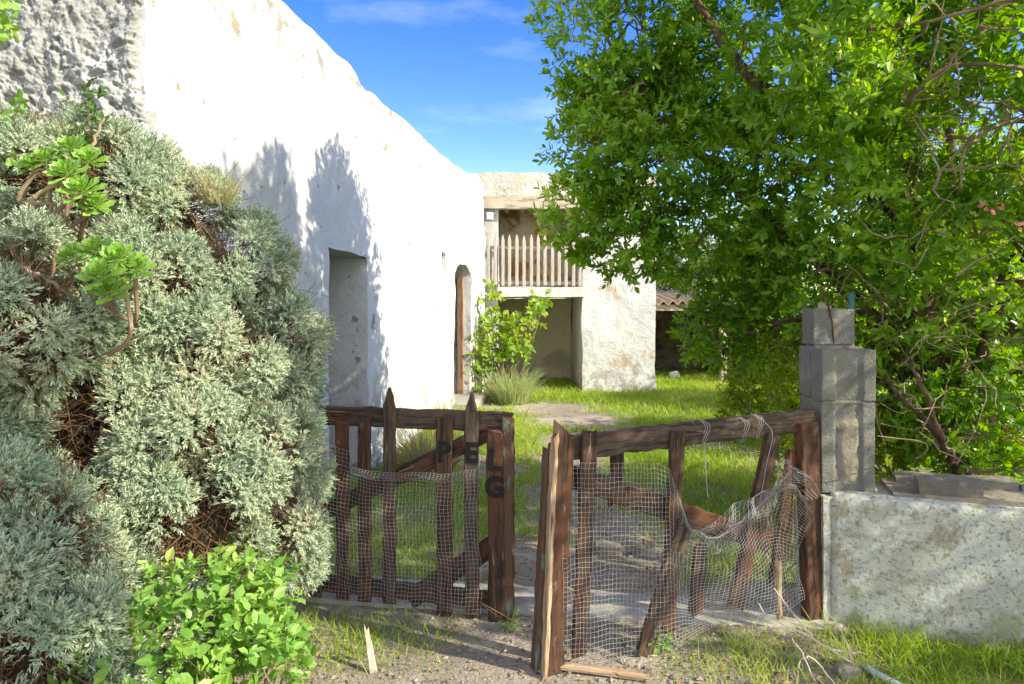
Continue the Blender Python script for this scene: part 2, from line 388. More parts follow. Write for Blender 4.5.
def leaf_clusters(C, D, per, L, Wr, shape='lance', twig=.1, spread=1.0, droop=.2, r=rng, jitter=.25):
    """whorls of leaves round the end of a short twig at each C pointing along D"""
    n = len(C); k = per
    ii = np.repeat(np.arange(n), k); m = len(ii)
    frac = np.tile(np.linspace(.25, 1, k), n)+r.normal(0, .05, m)
    ang = np.tile(np.arange(k)*2.399, n)+np.repeat(r.random(n)*6.28, k)
    d = D[ii]
    x = np.cross(d, [[.3, .2, .93]]); x /= np.linalg.norm(x, axis=1)[:, None]+1e-9; y = np.cross(d, x)
    rad = np.cos(ang)[:, None]*x+np.sin(ang)[:, None]*y
    P = C[ii]+d*(frac*twig)[:, None]
    op = (1.35-.75*frac)*spread
    LD = d*np.cos(op)[:, None]+rad*np.sin(op)[:, None]+rdir(m, r)*jitter
    NR = d*np.sin(op)[:, None]-rad*np.cos(op)[:, None]+np.array([0, 0, .5])+rdir(m, r)*.25
    LL = L*r.uniform(.45, 1.3, m)
    return leaves(P, LD, NR, LL, LL*Wr, shape, droop*r.uniform(.2, 1.6, m))

# ------------------------------------------------------------------ sun, sky, camera
az, el = math.radians(114), math.radians(33)
S = np.array([math.sin(az)*math.cos(el), math.cos(az)*math.cos(el), math.sin(el)])
sl = bpy.data.lights.new('sun', 'SUN'); sl.energy = 2.6; sl.angle = math.radians(.53); sl.color = (1, .99, .97)
so = bpy.data.objects.new('sun', sl); COL.objects.link(so)
so.rotation_euler = Vector(S).to_track_quat('Z', 'Y').to_euler(); so.location = (6, -3, 9)
w = bpy.data.worlds.new('World'); scene.world = w; w.use_nodes = True
nt = w.node_tree; N, L = nt.nodes, nt.links
bg = N['Background']; bg.inputs[1].default_value = .15
sk = N.new('ShaderNodeTexSky'); sk.sky_type = 'NISHITA'; sk.sun_disc = False
sk.sun_elevation = el; sk.sun_rotation = az; sk.air_density = 1.0; sk.dust_density = .35; sk.ozone_density = 2.6; sk.altitude = 30
tc = N.new('ShaderNodeTexCoord'); mp = N.new('ShaderNodeMapping'); mp.inputs['Scale'].default_value = (2.2, 2.2, 7.5)
mp.inputs['Rotation'].default_value = (0, math.radians(-14), 0)
nz = N.new('ShaderNodeTexNoise'); nz.inputs['Scale'].default_value = 1.35; nz.inputs['Detail'].default_value = 7; nz.inputs['Roughness'].default_value = .6
mr = N.new('ShaderNodeMapRange'); mr.inputs[1].default_value = .53; mr.inputs[2].default_value = .9; mr.inputs[4].default_value = .17
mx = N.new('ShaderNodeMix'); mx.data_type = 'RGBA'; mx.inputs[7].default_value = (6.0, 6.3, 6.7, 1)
L.new(tc.outputs['Generated'], mp.inputs[0]); L.new(mp.outputs[0], nz.inputs['Vector']); L.new(nz.outputs[0], mr.inputs[0])
hs_ = N.new('ShaderNodeHueSaturation'); hs_.inputs['Saturation'].default_value = 1.42; hs_.inputs['Value'].default_value = .84; hs_.inputs['Hue'].default_value = .531
L.new(sk.outputs[0], hs_.inputs['Color'])
# bright broken cloud added behind the camera, out of view, to fill shade
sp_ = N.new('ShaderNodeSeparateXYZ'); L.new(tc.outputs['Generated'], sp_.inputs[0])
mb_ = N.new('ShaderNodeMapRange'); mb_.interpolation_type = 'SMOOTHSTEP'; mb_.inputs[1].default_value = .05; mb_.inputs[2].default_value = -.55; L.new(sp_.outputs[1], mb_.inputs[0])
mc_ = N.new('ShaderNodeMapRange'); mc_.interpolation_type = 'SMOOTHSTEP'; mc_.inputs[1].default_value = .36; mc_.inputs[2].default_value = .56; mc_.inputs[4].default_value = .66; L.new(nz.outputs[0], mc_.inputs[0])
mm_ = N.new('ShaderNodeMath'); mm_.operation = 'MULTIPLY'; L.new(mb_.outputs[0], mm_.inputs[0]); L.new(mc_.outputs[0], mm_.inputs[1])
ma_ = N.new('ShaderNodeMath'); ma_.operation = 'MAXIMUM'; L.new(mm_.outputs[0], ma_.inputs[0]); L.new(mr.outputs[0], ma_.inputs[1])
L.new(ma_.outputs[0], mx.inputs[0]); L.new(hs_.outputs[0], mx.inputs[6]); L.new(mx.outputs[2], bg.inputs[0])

cam = bpy.data.cameras.new('camera'); co = bpy.data.objects.new('camera', cam); COL.objects.link(co)
cam.sensor_width = 36; cam.lens = F_PX/1024*36; cam.shift_y = -38/1024; cam.clip_end = 2000; cam.clip_start = .05
co.location = (0, 0, EYE); co.rotation_euler = (math.radians(90), 0, 0); scene.camera = co
vs = scene.view_settings
vs.view_transform = 'Standard'; vs.look = 'None'; vs.gamma = 1; vs.exposure = 1.78; vs.use_white_balance = True; vs.white_balance_temperature = 7900; vs.white_balance_tint = 2; vs.use_curve_mapping = False
scene.cycles.max_bounces = 8; scene.cycles.transmission_bounces = 4; scene.cycles.diffuse_bounces = 4
scene.cycles.use_denoising = True

# ------------------------------------------------------------------ ground
LUSH = [(-.75, 4.5, .6), (-.35, 5.6, .6), (-.5, 4.1, .4), (1.5, 5.3, .6), (1.9, 6.4, .7), (2.2, 4.6, .5), (1.2, 6.6, .4)]
BARE = [(.55, 4.0, .5), (.65, 4.9, .42), (.5, 5.8, .3), (.6, 6.8, .35), (.75, 8.0, .5), (.9, 9.3, .75), (.55, 10.4, .8), (2.2, 7.7, .3), (-.35, 10.6, .45), (.1, 4.3, .35), (-.1, 6.6, .3)]
def cover(x, y):
    """how much grass grows at a spot, 0..1"""
    P = np.stack([x, y, x*0], 1)
    n = fbm(P, 1.4, 4, 5)
    g = np.clip((n-.36)*4.5, 0, 1)
    b = np.zeros_like(x)
    for bx, by, br in BARE: b = np.maximum(b, np.exp(-(((x-bx)/br)**2+((y-by)/br)**2)*.8))
    for bx, by, br in LUSH: g = np.maximum(g, 1.1*np.exp(-(((x-bx)/br)**2+((y-by)/br)**2)))
    g = np.where(y > 8.6, np.maximum(g, .75), g)
    g = g*np.clip(1.15-1.6*b, 0, 1)
    yard = (y > 3.85)
    fore = np.zeros_like(x)
    fore = np.maximum(fore, np.exp(-(((x+.75)/.42)**2+((y-3.28)/.24)**2))*.9)
    right = np.clip((x-1.25-.25*(y-2.9))*2.2, 0, 1)*np.clip((3.75-y)*4, 0, 1)
    fore = np.maximum(fore, right)
    fore = np.maximum(fore, .55*np.exp(-(((x-1.0)/.35)**2+((y-3.05)/.22)**2)))
    fore = np.where((n > .4), fore, fore*.45)
    return np.where(yard, g, fore)
def ground_z(x, y):
    P = np.stack([x, y, x*0], 1)
    near = np.clip((16-np.hypot(x, y-6))/8, 0, 1)
    z = (fbm(P, .9, 3, 9)-.5)*.05*near+(fbm(P, 6, 3, 21)-.5)*.022*near
    return z-.012*np.clip((3.4-y)*2, 0, 1)
gx = np.concatenate([[-300, -120, -50, -22, -12, -8], np.arange(-5, 6.6, .05), [8, 12, 22, 50, 120, 300]])
gy = np.concatenate([[-300, -100, -40, -15, -6, -2, 0], np.arange(1.2, 14, .05), np.arange(14, 18, .5), [20, 26, 40, 80, 200, 420]])
X, Y = np.meshgrid(gx, gy); xf, yf = X.ravel(), Y.ravel()
nx = len(gx); gi = np.arange((len(gy)-1)*nx).reshape(len(gy)-1, nx)[:, :-1].ravel()
Fg = np.stack([gi, gi+1, gi+nx+1, gi+nx], 1)
tag(mk('ground', np.stack([xf, yf, ground_z(xf, yf)], 1), Fg, 'ground', smooth=True, attr=('cover', cover(xf, yf)*.9)), kind='structure')

# concrete strip under the gates, an uneven slab with broken edges
def slab(x0, x1, y0, y1, z, seed):
    nx_, ny_ = int((x1-x0)/.06), max(3, int((y1-y0)/.06))
    xs, ys = np.linspace(x0, x1, nx_), np.linspace(y0, y1, ny_)
    A, B = np.meshgrid(xs, ys); a, b = A.ravel(), B.ravel()
    P = np.stack([a, b, a*0], 1)
    ed = (fbm(P, 5, 3, seed)-.5)*.07
    b2 = b-.14*(a+.1)+np.where(np.abs(b-y0) < 1e-6, ed, 0)+np.where(np.abs(b-y1) < 1e-6, ed, 0)
    zt = z+(fbm(P, 3, 3, seed+3)-.5)*.03
    rim = (np.abs(b-y0) < 1e-6) | (np.abs(b-y1) < 1e-6)
    zt = np.where(rim, zt-.012, zt)
    V = np.stack([a, b2, zt], 1); V2 = V.copy(); V2[:, 2] = -.08
    i = np.arange((ny_-1)*nx_).reshape(ny_-1, nx_)[:, :-1].ravel()
    F = [tuple(q) for q in np.stack([i, i+1, i+nx_+1, i+nx_], 1)]
    o = len(V)
    for k in range(nx_-1):
        F += [(k+1, k, k+o, k+1+o), ((ny_-1)*nx_+k, (ny_-1)*nx_+k+1, (ny_-1)*nx_+k+1+o, (ny_-1)*nx_+k+o)]
    return np.vstack([V, V2]), F
Vs, Fs = slab(-1.75, 1.62, 3.52, 3.84, .035, 3)
tag(mk('threshold_path', Vs, Fs, 'concrete', smooth=False), kind='structure')

# ------------------------------------------------------------------ farmhouse
# the long wall runs from C0 (near corner) along T; N_ looks at the yard
T = nrmz([1.056, 6.28, 0]); N_ = np.array([T[1], -T[0], 0]); C0 = np.array([-1.922, 3.6, 0]); R = np.stack([T, N_, [0, 0, 1]], 1)
LEN, THK = 8.62, .52
def wpt(s, n, z): return C0+T*s+N_*n+np.array([0, 0, z])
house = thing('farmhouse', wpt(4.3, -2.4, 0), 'whitewashed old house with a thick wall, bare doorway and rough grey end', 'house')

def top_z(s):
    z = np.where(s < 2.85, 3.84, 3.68)
    k = np.clip((s-2.62)/.5, 0, 1); k = k*k*(3-2*k)
    z = 3.84*(1-k)+3.66*k
    return z+.035*np.sin(s*1.7+.6)+.05*np.exp(-((s-3.25)/.25)**2)

def cutter(V, F):
    me = bpy.data.meshes.new('cut'); me.from_pydata([tuple(v) for v in V], [], F); me.update()
    o = bpy.data.objects.new('cut', me); COL.objects.link(o); return o

def wall_solid(ss, zs, thick, ptfun, topf):
    """closed wall: front and back grids, rounded coping"""
    ns, nz_ = len(ss), len(zs)
    V, F = [], []
    nn = [0, -thick]
    for n_ in nn:
        for z in zs:
            for s in ss:
                zt = topf(s)
                V.append(ptfun(s, n_, z/zs[-1]*zt if z > 2.9 else z*(1 if True else 1)) if False else ptfun(s, n_, min(z, 2.7)+max(0, z-2.7)/(zs[-1]-2.7)*(zt-2.7)))
    def id_(side, k, i): return side*ns*nz_+k*ns+i
    for k in range(nz_-1):
        for i in range(ns-1):
            F.append((id_(0, k, i), id_(0, k, i+1), id_(0, k+1, i+1), id_(0, k+1, i)))
            F.append((id_(1, k, i+1), id_(1, k, i), id_(1, k+1, i), id_(1, k+1, i+1)))
    for k in range(nz_-1):
        F.append((id_(0, k, 0), id_(0, k+1, 0), id_(1, k+1, 0), id_(1, k, 0)))
        F.append((id_(0, k+1, ns-1), id_(0, k, ns-1), id_(1, k, ns-1), id_(1, k+1, ns-1)))
    for i in range(ns-1):
        F.append((id_(0, nz_-1, i), id_(0, nz_-1, i+1), id_(1, nz_-1, i+1), id_(1, nz_-1, i)))
        F.append((id_(0, 0, i+1), id_(0, 0, i), id_(1, 0, i), id_(1, 0, i+1)))
    return V, F

ss = np.arange(0, LEN+.01, LEN/150); zs = np.concatenate([np.linspace(-.1, 3.4, 60), np.linspace(3.45, 3.8, 10)])
V, F = wall_solid(ss, zs, THK, wpt, lambda s: float(top_z(s)))
wall = mk('wall', V, F, 'whitewash', house, smooth=True)
bm = bmesh.new(); bm.from_mesh(wall.data); bmesh.ops.recalc_face_normals(bm, faces=bm.faces); bm.to_mesh(wall.data); bm.free()
def cut_prism(outline, n0, n1):
    k = len(outline)
    V = [wpt(s, n0, z)-ORG[house.name] for s, z in outline]+[wpt(s, n1, z)-ORG[house.name] for s, z in outline]
    F = [tuple(range(k)), tuple(range(2*k-1, k-1, -1))]+[(i+k, (i+1) % k+k, (i+1) % k, i) for i in range(k)]
    o = cutter(V, F); o.location = house.location
    b = bmesh.new(); b.from_mesh(o.data); bmesh.ops.recalc_face_normals(b, faces=b.faces); b.to_mesh(o.data); b.free()
    return o
def s_of(d): return (d-3.6)/T[1]
s1a, s1b = s_of(5.78), s_of(6.65)
s2a, s2b = s_of(10.05), s_of(11.05)
arch = [(s2a, .12), (s2b, .12), (s2b, 2.02)]+[((s2a+s2b)/2+(s2b-s2a)/2*math.cos(a), 2.02+.2*math.sin(a)) for a in np.linspace(.25, math.pi-.25, 7)]+[(s2a, 2.02)]
cuts = [cut_prism([(s1a, -.3), (s1b+.02, -.3), (s1b, 1.0), (s1b-.02, 2.05), (s1a-.01, 2.08), (s1a, 1.0)], -1.2, .3),
        cut_prism(arch, -1.2, .3),
        cut_prism([(s_of(9.25), 1.93), (s_of(9.5), 1.93), (s_of(9.5), 2.3), (s_of(9.25), 2.33)], -.28, .3)]
for c in cuts:
    md = wall.modifiers.new('b', 'BOOLEAN'); md.object = c; md.operation = 'DIFFERENCE'; md.solver = 'EXACT'
bpy.context.view_layer.update()
dg = bpy.context.evaluated_depsgraph_get()
me2 = bpy.data.meshes.new_from_object(wall.evaluated_get(dg))
wall.modifiers.clear(); wall.data = me2
for c in cuts: bpy.data.objects.remove(c)
bm = bmesh.new(); bm.from_mesh(wall.data)
for it in range(3):                                   # give the cut jambs enough faces to undulate
    long_e = [e for e in bm.edges if e.calc_length() > .13]
    if long_e: bmesh.ops.subdivide_edges(bm, edges=long_e, cuts=1, use_grid_fill=True)
bmesh.ops.triangulate(bm, faces=[f for f in bm.faces if len(f.verts) > 4])
P = np.array([v.co[:] for v in bm.verts])
dn = (fbm(P, 1.1, 3, 40)-.5)*.10+(fbm(P, 4.5, 3, 41)-.5)*.035
ds = (fbm(P+31, 3.5, 3, 42)-.5)*.05; dz = (fbm(P+57, 3.0, 3, 43)-.5)*.06
for v, a, b_, c_ in zip(bm.verts, dn, ds, dz):
    v.co += Vector(N_*a+T*b_)+Vector((0, 0, c_))
bm.to_mesh(wall.data); bm.free()
for p in wall.data.polygons: p.use_smooth = True
try:
    wall.data.set_sharp_from_angle(angle=math.radians(50))
except Exception: pass

MB().add(*box_vf(wpt((s_of(9.25)+s_of(9.5))/2, -.15, 2.1), (.16, .03, .26), R)).build('niche_back', 'recess_plaster', house)
# rough rendered end wall, meeting the corner
us = np.concatenate([np.linspace(0, 1.5, 330), np.linspace(1.55, 5.4, 30)]); zz = np.concatenate([np.linspace(-.1, 1.6, 16), np.linspace(1.61, 4.05, 430)]); nz_ = len(zz)
U_, Z_ = np.meshgrid(us, zz); u, z = U_.ravel(), Z_.ravel()
E = np.array([-1, -.06, 0]); EN = np.array([.06, -1, 0])
P3 = np.stack([u, u*0, z], 1)
Pw = P3+.04*np.stack([fbm(P3, 9, 2, 71)-.5, u*0, fbm(P3, 9, 2, 72)-.5], 1)
rough = ((fbm(P3, 2.2, 3, 60)-.5)*.09+(fbm(Pw*np.array([1.15, 1, .9]), 16, 5, 66)-.5)*.07-np.clip(fbm(Pw, 24, 4, 69)-.55, 0, 1)*.14
         + (fbm(P3, 60, 3, 74)-.5)*.022)
edge = np.clip(u/.05, 0, 1)
V = (C0+T*.02+np.array([.02, 0, 0]))+E*(u+.03*np.sin(z*2.3+1)+.02*np.sin(z*7))[:, None]+EN*(.03+rough*edge-.09*(1-edge)**2)[:, None]
V[:, 2] = z
i = np.arange((nz_-1)*len(us)).reshape(nz_-1, len(us))[:, :-1].ravel(); k = len(us)
mk('end_wall', V, np.stack([i+1, i, i+k, i+k+1], 1), 'rough_render', house, smooth=True)
# remaining walls and flat roof of the house
mb = MB()
R = np.stack([T, N_, [0, 0, 1]], 1)
mb.add(*box_vf(wpt(4.4, -5.0, 1.75), (4.3, .25, 1.95), R))
mb.add(*box_vf(wpt(8.3, -2.65, 1.75), (.25, 2.1, 1.95), R))
mb.add(*box_vf(wpt(.45, -2.7, 1.75), (.25, 2.15, 1.95), R))
mb.build('rear_wall', 'whitewash', house)
MB().add(*box_vf(wpt(4.35, -2.7, 3.35), (4.2, 2.12, .1), R)).build('flat_roof', 'concrete', house)
# old timber door standing open inside the arch, stone sill
mb = MB()
for k in range(5):
    plank(mb, wpt(s2a+.09, -.30-.14*k*.55, .2), wpt(s2a+.09, -.30-.14*k*.55, 2.1), N_, .073, .03, seed=k+5)
mb.build('door', 'door_wood', house)
mb = MB()
plank(mb, wpt(s2b-.04, -.16, .14), wpt(s2b-.04, -.16, 2.02), N_, .10, .08, seed=71)
plank(mb, wpt(s2a+.04, -.16, .14), wpt(s2a+.04, -.16, 2.02), N_, .10, .08, seed=72)
mb.build('door_frame', 'door_wood', house)
mb = MB(); v, f = box_vf(wpt((s2a+s2b)/2, .0, .06), ((s2b-s2a)/2+.18, .24, .09), R)
mb.add(v, f); mb.build('door_step', 'concrete', house)

# ------------------------------------------------------------------ balcony building behind
D0 = 12.4
annex = thing('balcony_house', (1.0, 14.0, 0), 'two storey plastered building with timber railed balcony over an open porch', 'house')
def grid_block(x0, x1, y0, y1, z0, z1, step=.14, amp=.05, seed=0):
    """plastered block with wavy faces (6 grids welded)"""
    b = bmesh.new()
    n = [max(1, int(round((q1-q0)/step))) for q0, q1 in ((x0, x1), (y0, y1), (z0, z1))]
    xs, ys, zs_ = np.linspace(x0, x1, n[0]+1), np.linspace(y0, y1, n[1]+1), np.linspace(z0, z1, n[2]+1)
    V, F = [], []
    def face(a, b_, f3, flip):
        o = len(V)
        for q in b_:
            for p in a: V.append(f3(p, q))
        w_ = len(a)
        for j in range(len(b_)-1):
            for i in range(w_-1):
                t_ = (o+j*w_+i, o+j*w_+i+1, o+(j+1)*w_+i+1, o+(j+1)*w_+i)
                F.append(t_[::-1] if flip else t_)
    face(xs, zs_, lambda p, q: (p, y0, q), False); face(xs, zs_, lambda p, q: (p, y1, q), True)
    face(ys, zs_, lambda p, q: (x1, p, q), False); face(ys, zs_, lambda p, q: (x0, p, q), True)
    face(xs, ys, lambda p, q: (p, q, z1), False); face(xs, ys, lambda p, q: (p, q, z0), True)
    V = np.array(V); P = V+seed*3.7
    c = np.array([(x0+x1)/2, (y0+y1)/2, (z0+z1)/2])
    off = np.stack([fbm(P, 1.6, 3, seed), fbm(P+9, 1.6, 3, seed), fbm(P+19, 1.8, 3, seed)], 1)-.5
    off += .4*(np.stack([fbm(P, 6, 2, seed+2), fbm(P+9, 6, 2, seed+2), fbm(P+19, 6, 2, seed+2)], 1)-.5)
    return V+off*amp, F
def block(name, mat, parent, *a, **k):
    V, F = grid_block(*a, **k); return mk(name, V, F, mat, parent, smooth=False)
block('pier_wall', 'facade_plaster', annex, 1.27, 2.61, D0, 16.0, -.1, 3.55, amp=.07, seed=1, step=.1)
block('side_wall', 'facade_plaster', annex, -3.2, -.25, D0+.02, 16.0, -.1, 3.55, amp=.05, seed=2)
block('rear_wall', 'recess_plaster', annex, -.25, 1.27, 14.6, 16.0, -.1, 1.72, amp=.05, seed=3)
block('balcony_wall', 'ochre_plaster', annex, -.25, 1.27, 13.5, 13.8, 1.93, 3.5, amp=.04, seed=4)
block('balcony_floor', 'facade_plaster', annex, -.27, 1.30, D0-.10, 15.0, 1.73, 1.91, amp=.03, seed=5)
block('parapet', 'parapet_plaster', annex, -3.2, 2.64, D0-.02, 12.95, 3.56, 3.97, amp=.10, seed=6, step=.09)
block('flat_roof', 'concrete', annex, -3.1, 2.55, 12.98, 15.95, 3.57, 3.72, amp=.02, seed=7, step=.5)
mb = MB()
plank(mb, (-.52, D0-.03, 3.44), (2.0, D0-.03, 3.43), (0, 0, 1), .24, .16, jit=.008, seg=.12, seed=3)
mb.build('lintel_beam', 'old_timber', annex)
mb = MB()
for k in range(5):
    plank(mb, (-.1+.3*k, D0+.1, 3.42), (-.1+.3*k, 13.6, 3.44), (1, 0, 0), .09, .1, jit=.006, seg=.2, seed=k+30)
mb.build('ceiling_beams', 'old_timber', annex)
rail = None
mb = MB()
for zr, w_ in ((2.62, .055), (1.985, .06)):
    plank(mb, (-.44, D0-.055, zr), (1.26, D0-.055, zr-.01), (0, 0, 1), w_, .03, seed=int(zr*10))
M['pale_timber'] = layered('pale_timber', (.46, .40, .34), [((.30, .24, .19), 5, 7, .48, .62, .7, {'s': (4, 4, .6)})], rough=.9, bumps=((30, .4, .008),))
rail = mb.build('railing', 'pale_timber', annex)
protop = None
for k in range(14):
    x = -.43+k*.128
    if protop is None:
        m_ = MB(); plank(m_, (x, D0-.09, 1.93), (x, D0-.09, 2.86), (1, 0, 0), .058, .02, end='point', jit=.003, seed=90)
        protop = m_.build('picket', 'pale_timber', rail)
    else:
        c = protop.copy(); COL.objects.link(c); c.parent = rail; c.location = (k*.128+rng.normal(0, .006), 0, rng.normal(0, .012))
        c.rotation_euler = (0, 0, 0)
# clutter on the balcony, pale box and wood
o = thing('flood_lamp', (-.42, D0-.1, 3.17), 'small white flood lamp fixed beside the balcony under the beam', 'lamp')
MB().add(*box_vf((-.40, D0-.09, 3.18), (.062, .05, .062))).build('lamp_body', 'lamp_white', o)
MB().add(*box_vf((-.40, D0-.145, 3.18), (.05, .004, .05))).build('lamp_glass', 'lamp_glass', o)
MB().add(*box_vf((-.40, D0-.03, 3.24), (.02, .06, .015))).build('bracket', 'lamp_white', o)

# ------------------------------------------------------------------ stone shed with a tiled roof
shed = thing('stone_shed', (4.2, 15.4, 0), 'low dark stone shed with a corrugated tile roof beside the white pier', 'shed')
def stone_wall(x0, x1, y, z1, seed, flip=False):
    xs, zs_ = np.linspace(x0, x1, 60), np.linspace(-.1, z1, 36)
    A, B = np.meshgrid(xs, zs_); a, b = A.ravel(), B.ravel()
    P = np.stack([a, a*0+seed, b*1.5], 1)
    dd = (fbm(P, 3.2, 4, seed)-.5)*.3
    V = np.stack([a, y+dd, b], 1); i = np.arange(35*60).reshape(35, 60)[:, :-1].ravel()
    return V, np.stack([i, i+1, i+61, i+60], 1)
v, f = stone_wall(2.5, 6.3, 16.2, 1.75, 5); mk('rear_wall', v, f, 'dark_stone', shed)
block('side_wall', 'dark_stone', shed, 5.6, 6.1, 14.2, 16.2, -.1, 1.55, amp=.2, seed=12)
nxr, nyr = 160, 8
xs, ys = np.linspace(2.55, 6.3, nxr), np.linspace(13.7, 16.6, nyr)
A, B = np.meshgrid(xs, ys); a, b = A.ravel(), B.ravel()
zt = 1.66+.04*np.cos(a*2*math.pi/.19)+(b-13.7)*.09+(fbm(np.stack([a, b, a*0], 1), 2, 2, 3)-.5)*.06
V = np.stack([a, b, zt], 1); V2 = V-np.array([0, 0, .035]); n = len(V)
i = np.arange((nyr-1)*nxr).reshape(nyr-1, nxr)[:, :-1].ravel()
Fr = [tuple(q) for q in np.stack([i, i+1, i+nxr+1, i+nxr], 1)]+[tuple(q) for q in (np.stack([i+nxr, i+nxr+1, i+1, i], 1)+n)]
Fr += [(j+1, j, j+n, j+1+n) for j in range(nxr-1)]
mk('roof', np.vstack([V, V2]), Fr, 'tile', shed)
mb = MB(); plank(mb, (2.62, 13.85, 1.53), (6.2, 13.85, 1.52), (0, 0, 1), .13, .12, seed=4, jit=.008, seg=.2)
for q in range(7): plank(mb, (2.8+.5*q, 13.9, 1.57), (2.8+.5*q, 16.2, 1.76), (1, 0, 0), .08, .05, seed=50+q, seg=.3)
mb.build('eave_beam', 'old_timber', shed)
mb = MB(); plank(mb, (4.3, 13.9, 0), (4.3, 13.9, 1.46), (1, 0, 0), .12, .12, seed=9, jit=.01); mb.build('post', 'old_timber', shed)

def rock(c, size, seed, flat=1.0, sub=3):
    b = bmesh.new(); bmesh.ops.create_icosphere(b, subdivisions=sub, radius=1)
    P = np.array([v.co[:] for v in b.verts]); F = [tuple(v.index for v in f.verts) for f in b.faces]; b.free()
    q = np.sign(P)*np.abs(P)**.75
    d = 1+(fbm(P+seed*5.1, 1.6, 4, seed)-.5)*.9+(np.abs(fbm(P+seed*2.3, 4.5, 3, seed+1)-.5))*.5
    return q*d[:, None]*np.asarray(size)*np.array([1, 1, flat])+np.asarray(c), np.array(F)
v, f = rock((3.42, 14.4, .1), (.10, .08, .08), 8)
tag(mk('white_stone', v, f, 'facade_plaster', smooth=True, loc=(3.42, 14.4, 0)), 'small whitish stone in front of the dark shed opening', 'stone')

# ------------------------------------------------------------------ gates
def leafgate(A, B):
    A, B = np.array([*A, 0.]), np.array([*B, 0.]); t = nrmz(B-A); n = np.array([t[1], -t[0], 0])
    if n[1] > 0: n = -n
    return A, t, n
GA, gt, gn = leafgate((-1.21, 3.69), (.01, 3.44))
def gp(u, z, off=0.): return GA+gt*u+gn*off+np.array([0, 0, z])
gate = thing('picket_gate', gp(.62, 0), 'dark brown wooden picket gate leaf with black painted letters beside the silvery shrub', 'gate', 'gate leaves')
def part_plank(name, parent, p0, p1, wdir, w_, t_, mat='gate_wood', **k):
    m_ = MB(); plank(m_, p0, p1, wdir, w_, t_, **k); return m_.build(name, mat, parent)
up = np.array([0, 0, 1.])
part_plank('top_rail', gate, gp(.10, 1.0, -.03), gp(1.235, 1.0, -.03), up, .10, .045, 'gate_wood_grey', seed=1, jit=.005, end='broken')
part_plank('bottom_rail', gate, gp(.0, .10, -.03), gp(1.20, .085, -.03), up, .085, .04, 'gate_wood', seed=2, jit=.005)
part_plank('brace', gate, gp(.04, .40, -.035), gp(1.12, .95, -.035), up, .085, .03, 'gate_wood', seed=3, jit=.004)
part_plank('brace', gate, gp(.68, .05, -.035), gp(1.20, .42, -.035), up, .10, .03, 'gate_wood', seed=4, jit=.004)
PK = [(.05, .02, .05, .62, .075, 'broken', 'gate_wood'), (.165, .17, .04, .66, .075, 'broken', 'gate_wood'), (.325, .318, .04, 1.05, .072, 'broken', 'gate_wood'),
      (.448, .446, .04, 1.02, .07, 'broken', 'gate_wood'), (.585, .585, .04, 1.165, .068, 'point', 'gate_wood_grey'),
      (.885, .885, .01, 1.02, .085, 'flat', 'gate_wood'), (1.03, 1.028, .0, 1.15, .072, 'point', 'gate_wood_grey')]
pickets = []
for k, (u0, u1, z0, z1, w_, e, mt) in enumerate(PK):
    pickets.append(part_plank('picket', gate, gp(u0, z0, .012), gp(u1, z1, .012), gt, w_, .026, mt, end=e, seed=20+k, jit=.0035))
stile_f = part_plank('stile', gate, gp(1.158, -.02, .014), gp(1.150, 1.0, .014), gt, .082, .035, 'gate_wood', end='broken', seed=31, jit=.006)
part_plank('stile', gate, gp(1.215, -.02, -.01), gp(1.212, 1.05, -.01), gt, .055, .06, 'gate_wood_turquoise', end='broken', seed=32, jit=.006)

def letter(ch, parent, u, z, h, off):
    cu = bpy.data.curves.new('l', 'FONT'); cu.body = ch; cu.size = h/.72; cu.extrude = .0007; cu.align_x = 'CENTER'; cu.offset = .006
    cu.resolution_u = 3
    o = bpy.data.objects.new('l', cu); COL.objects.link(o); bpy.context.view_layer.update()
    me = bpy.data.meshes.new_from_object(o.evaluated_get(bpy.context.evaluated_depsgraph_get()))
    bpy.data.objects.remove(o)
    V = np.array([v.co[:] for v in me.vertices]); F = [tuple(p.vertices) for p in me.polygons]
    W = gp(u, z, off)+gt*V[:, 0:1]+up*V[:, 1:2]+gn*V[:, 2:3]
    W = W+gt*((fbm(W, 18, 2, 3)-.5)*.012)[:, None]
    return mk('painted_letter', W, F, 'black_paint', parent)
letter('P', pickets[5], .885, .795, .105, .0275)
letter('E', pickets[6], 1.03, .80, .10, .0275)
letter('L', stile_f, 1.150, .77, .10, .0345)
letter('G', stile_f, 1.152, .635, .10, .0345)

def wire_grid(pt, u0, u1, nu, nv, skip=None, r=.0008):
    """woven wire netting: pt(u01, v01) -> point"""
    G = np.array([[pt(i/(nu-1), j/(nv-1)) for i in range(nu)] for j in range(nv)])
    G = G+rng.normal(0, .0006, G.shape)+(fbm(G.reshape(-1, 3), 14, 2, 5).reshape(nv, nu, 1)-.5)*.014
    A, B = [], []
    for j in range(nv):
        for i in range(nu):
            if rng.random() < .002: continue
            if i < nu-1: A.append(G[j, i]); B.append(G[j, i+1])
            if j < nv-1: A.append(G[j, i]); B.append(G[j+1, i])
    return straight_sticks(np.array(A), np.array(B), r, r)

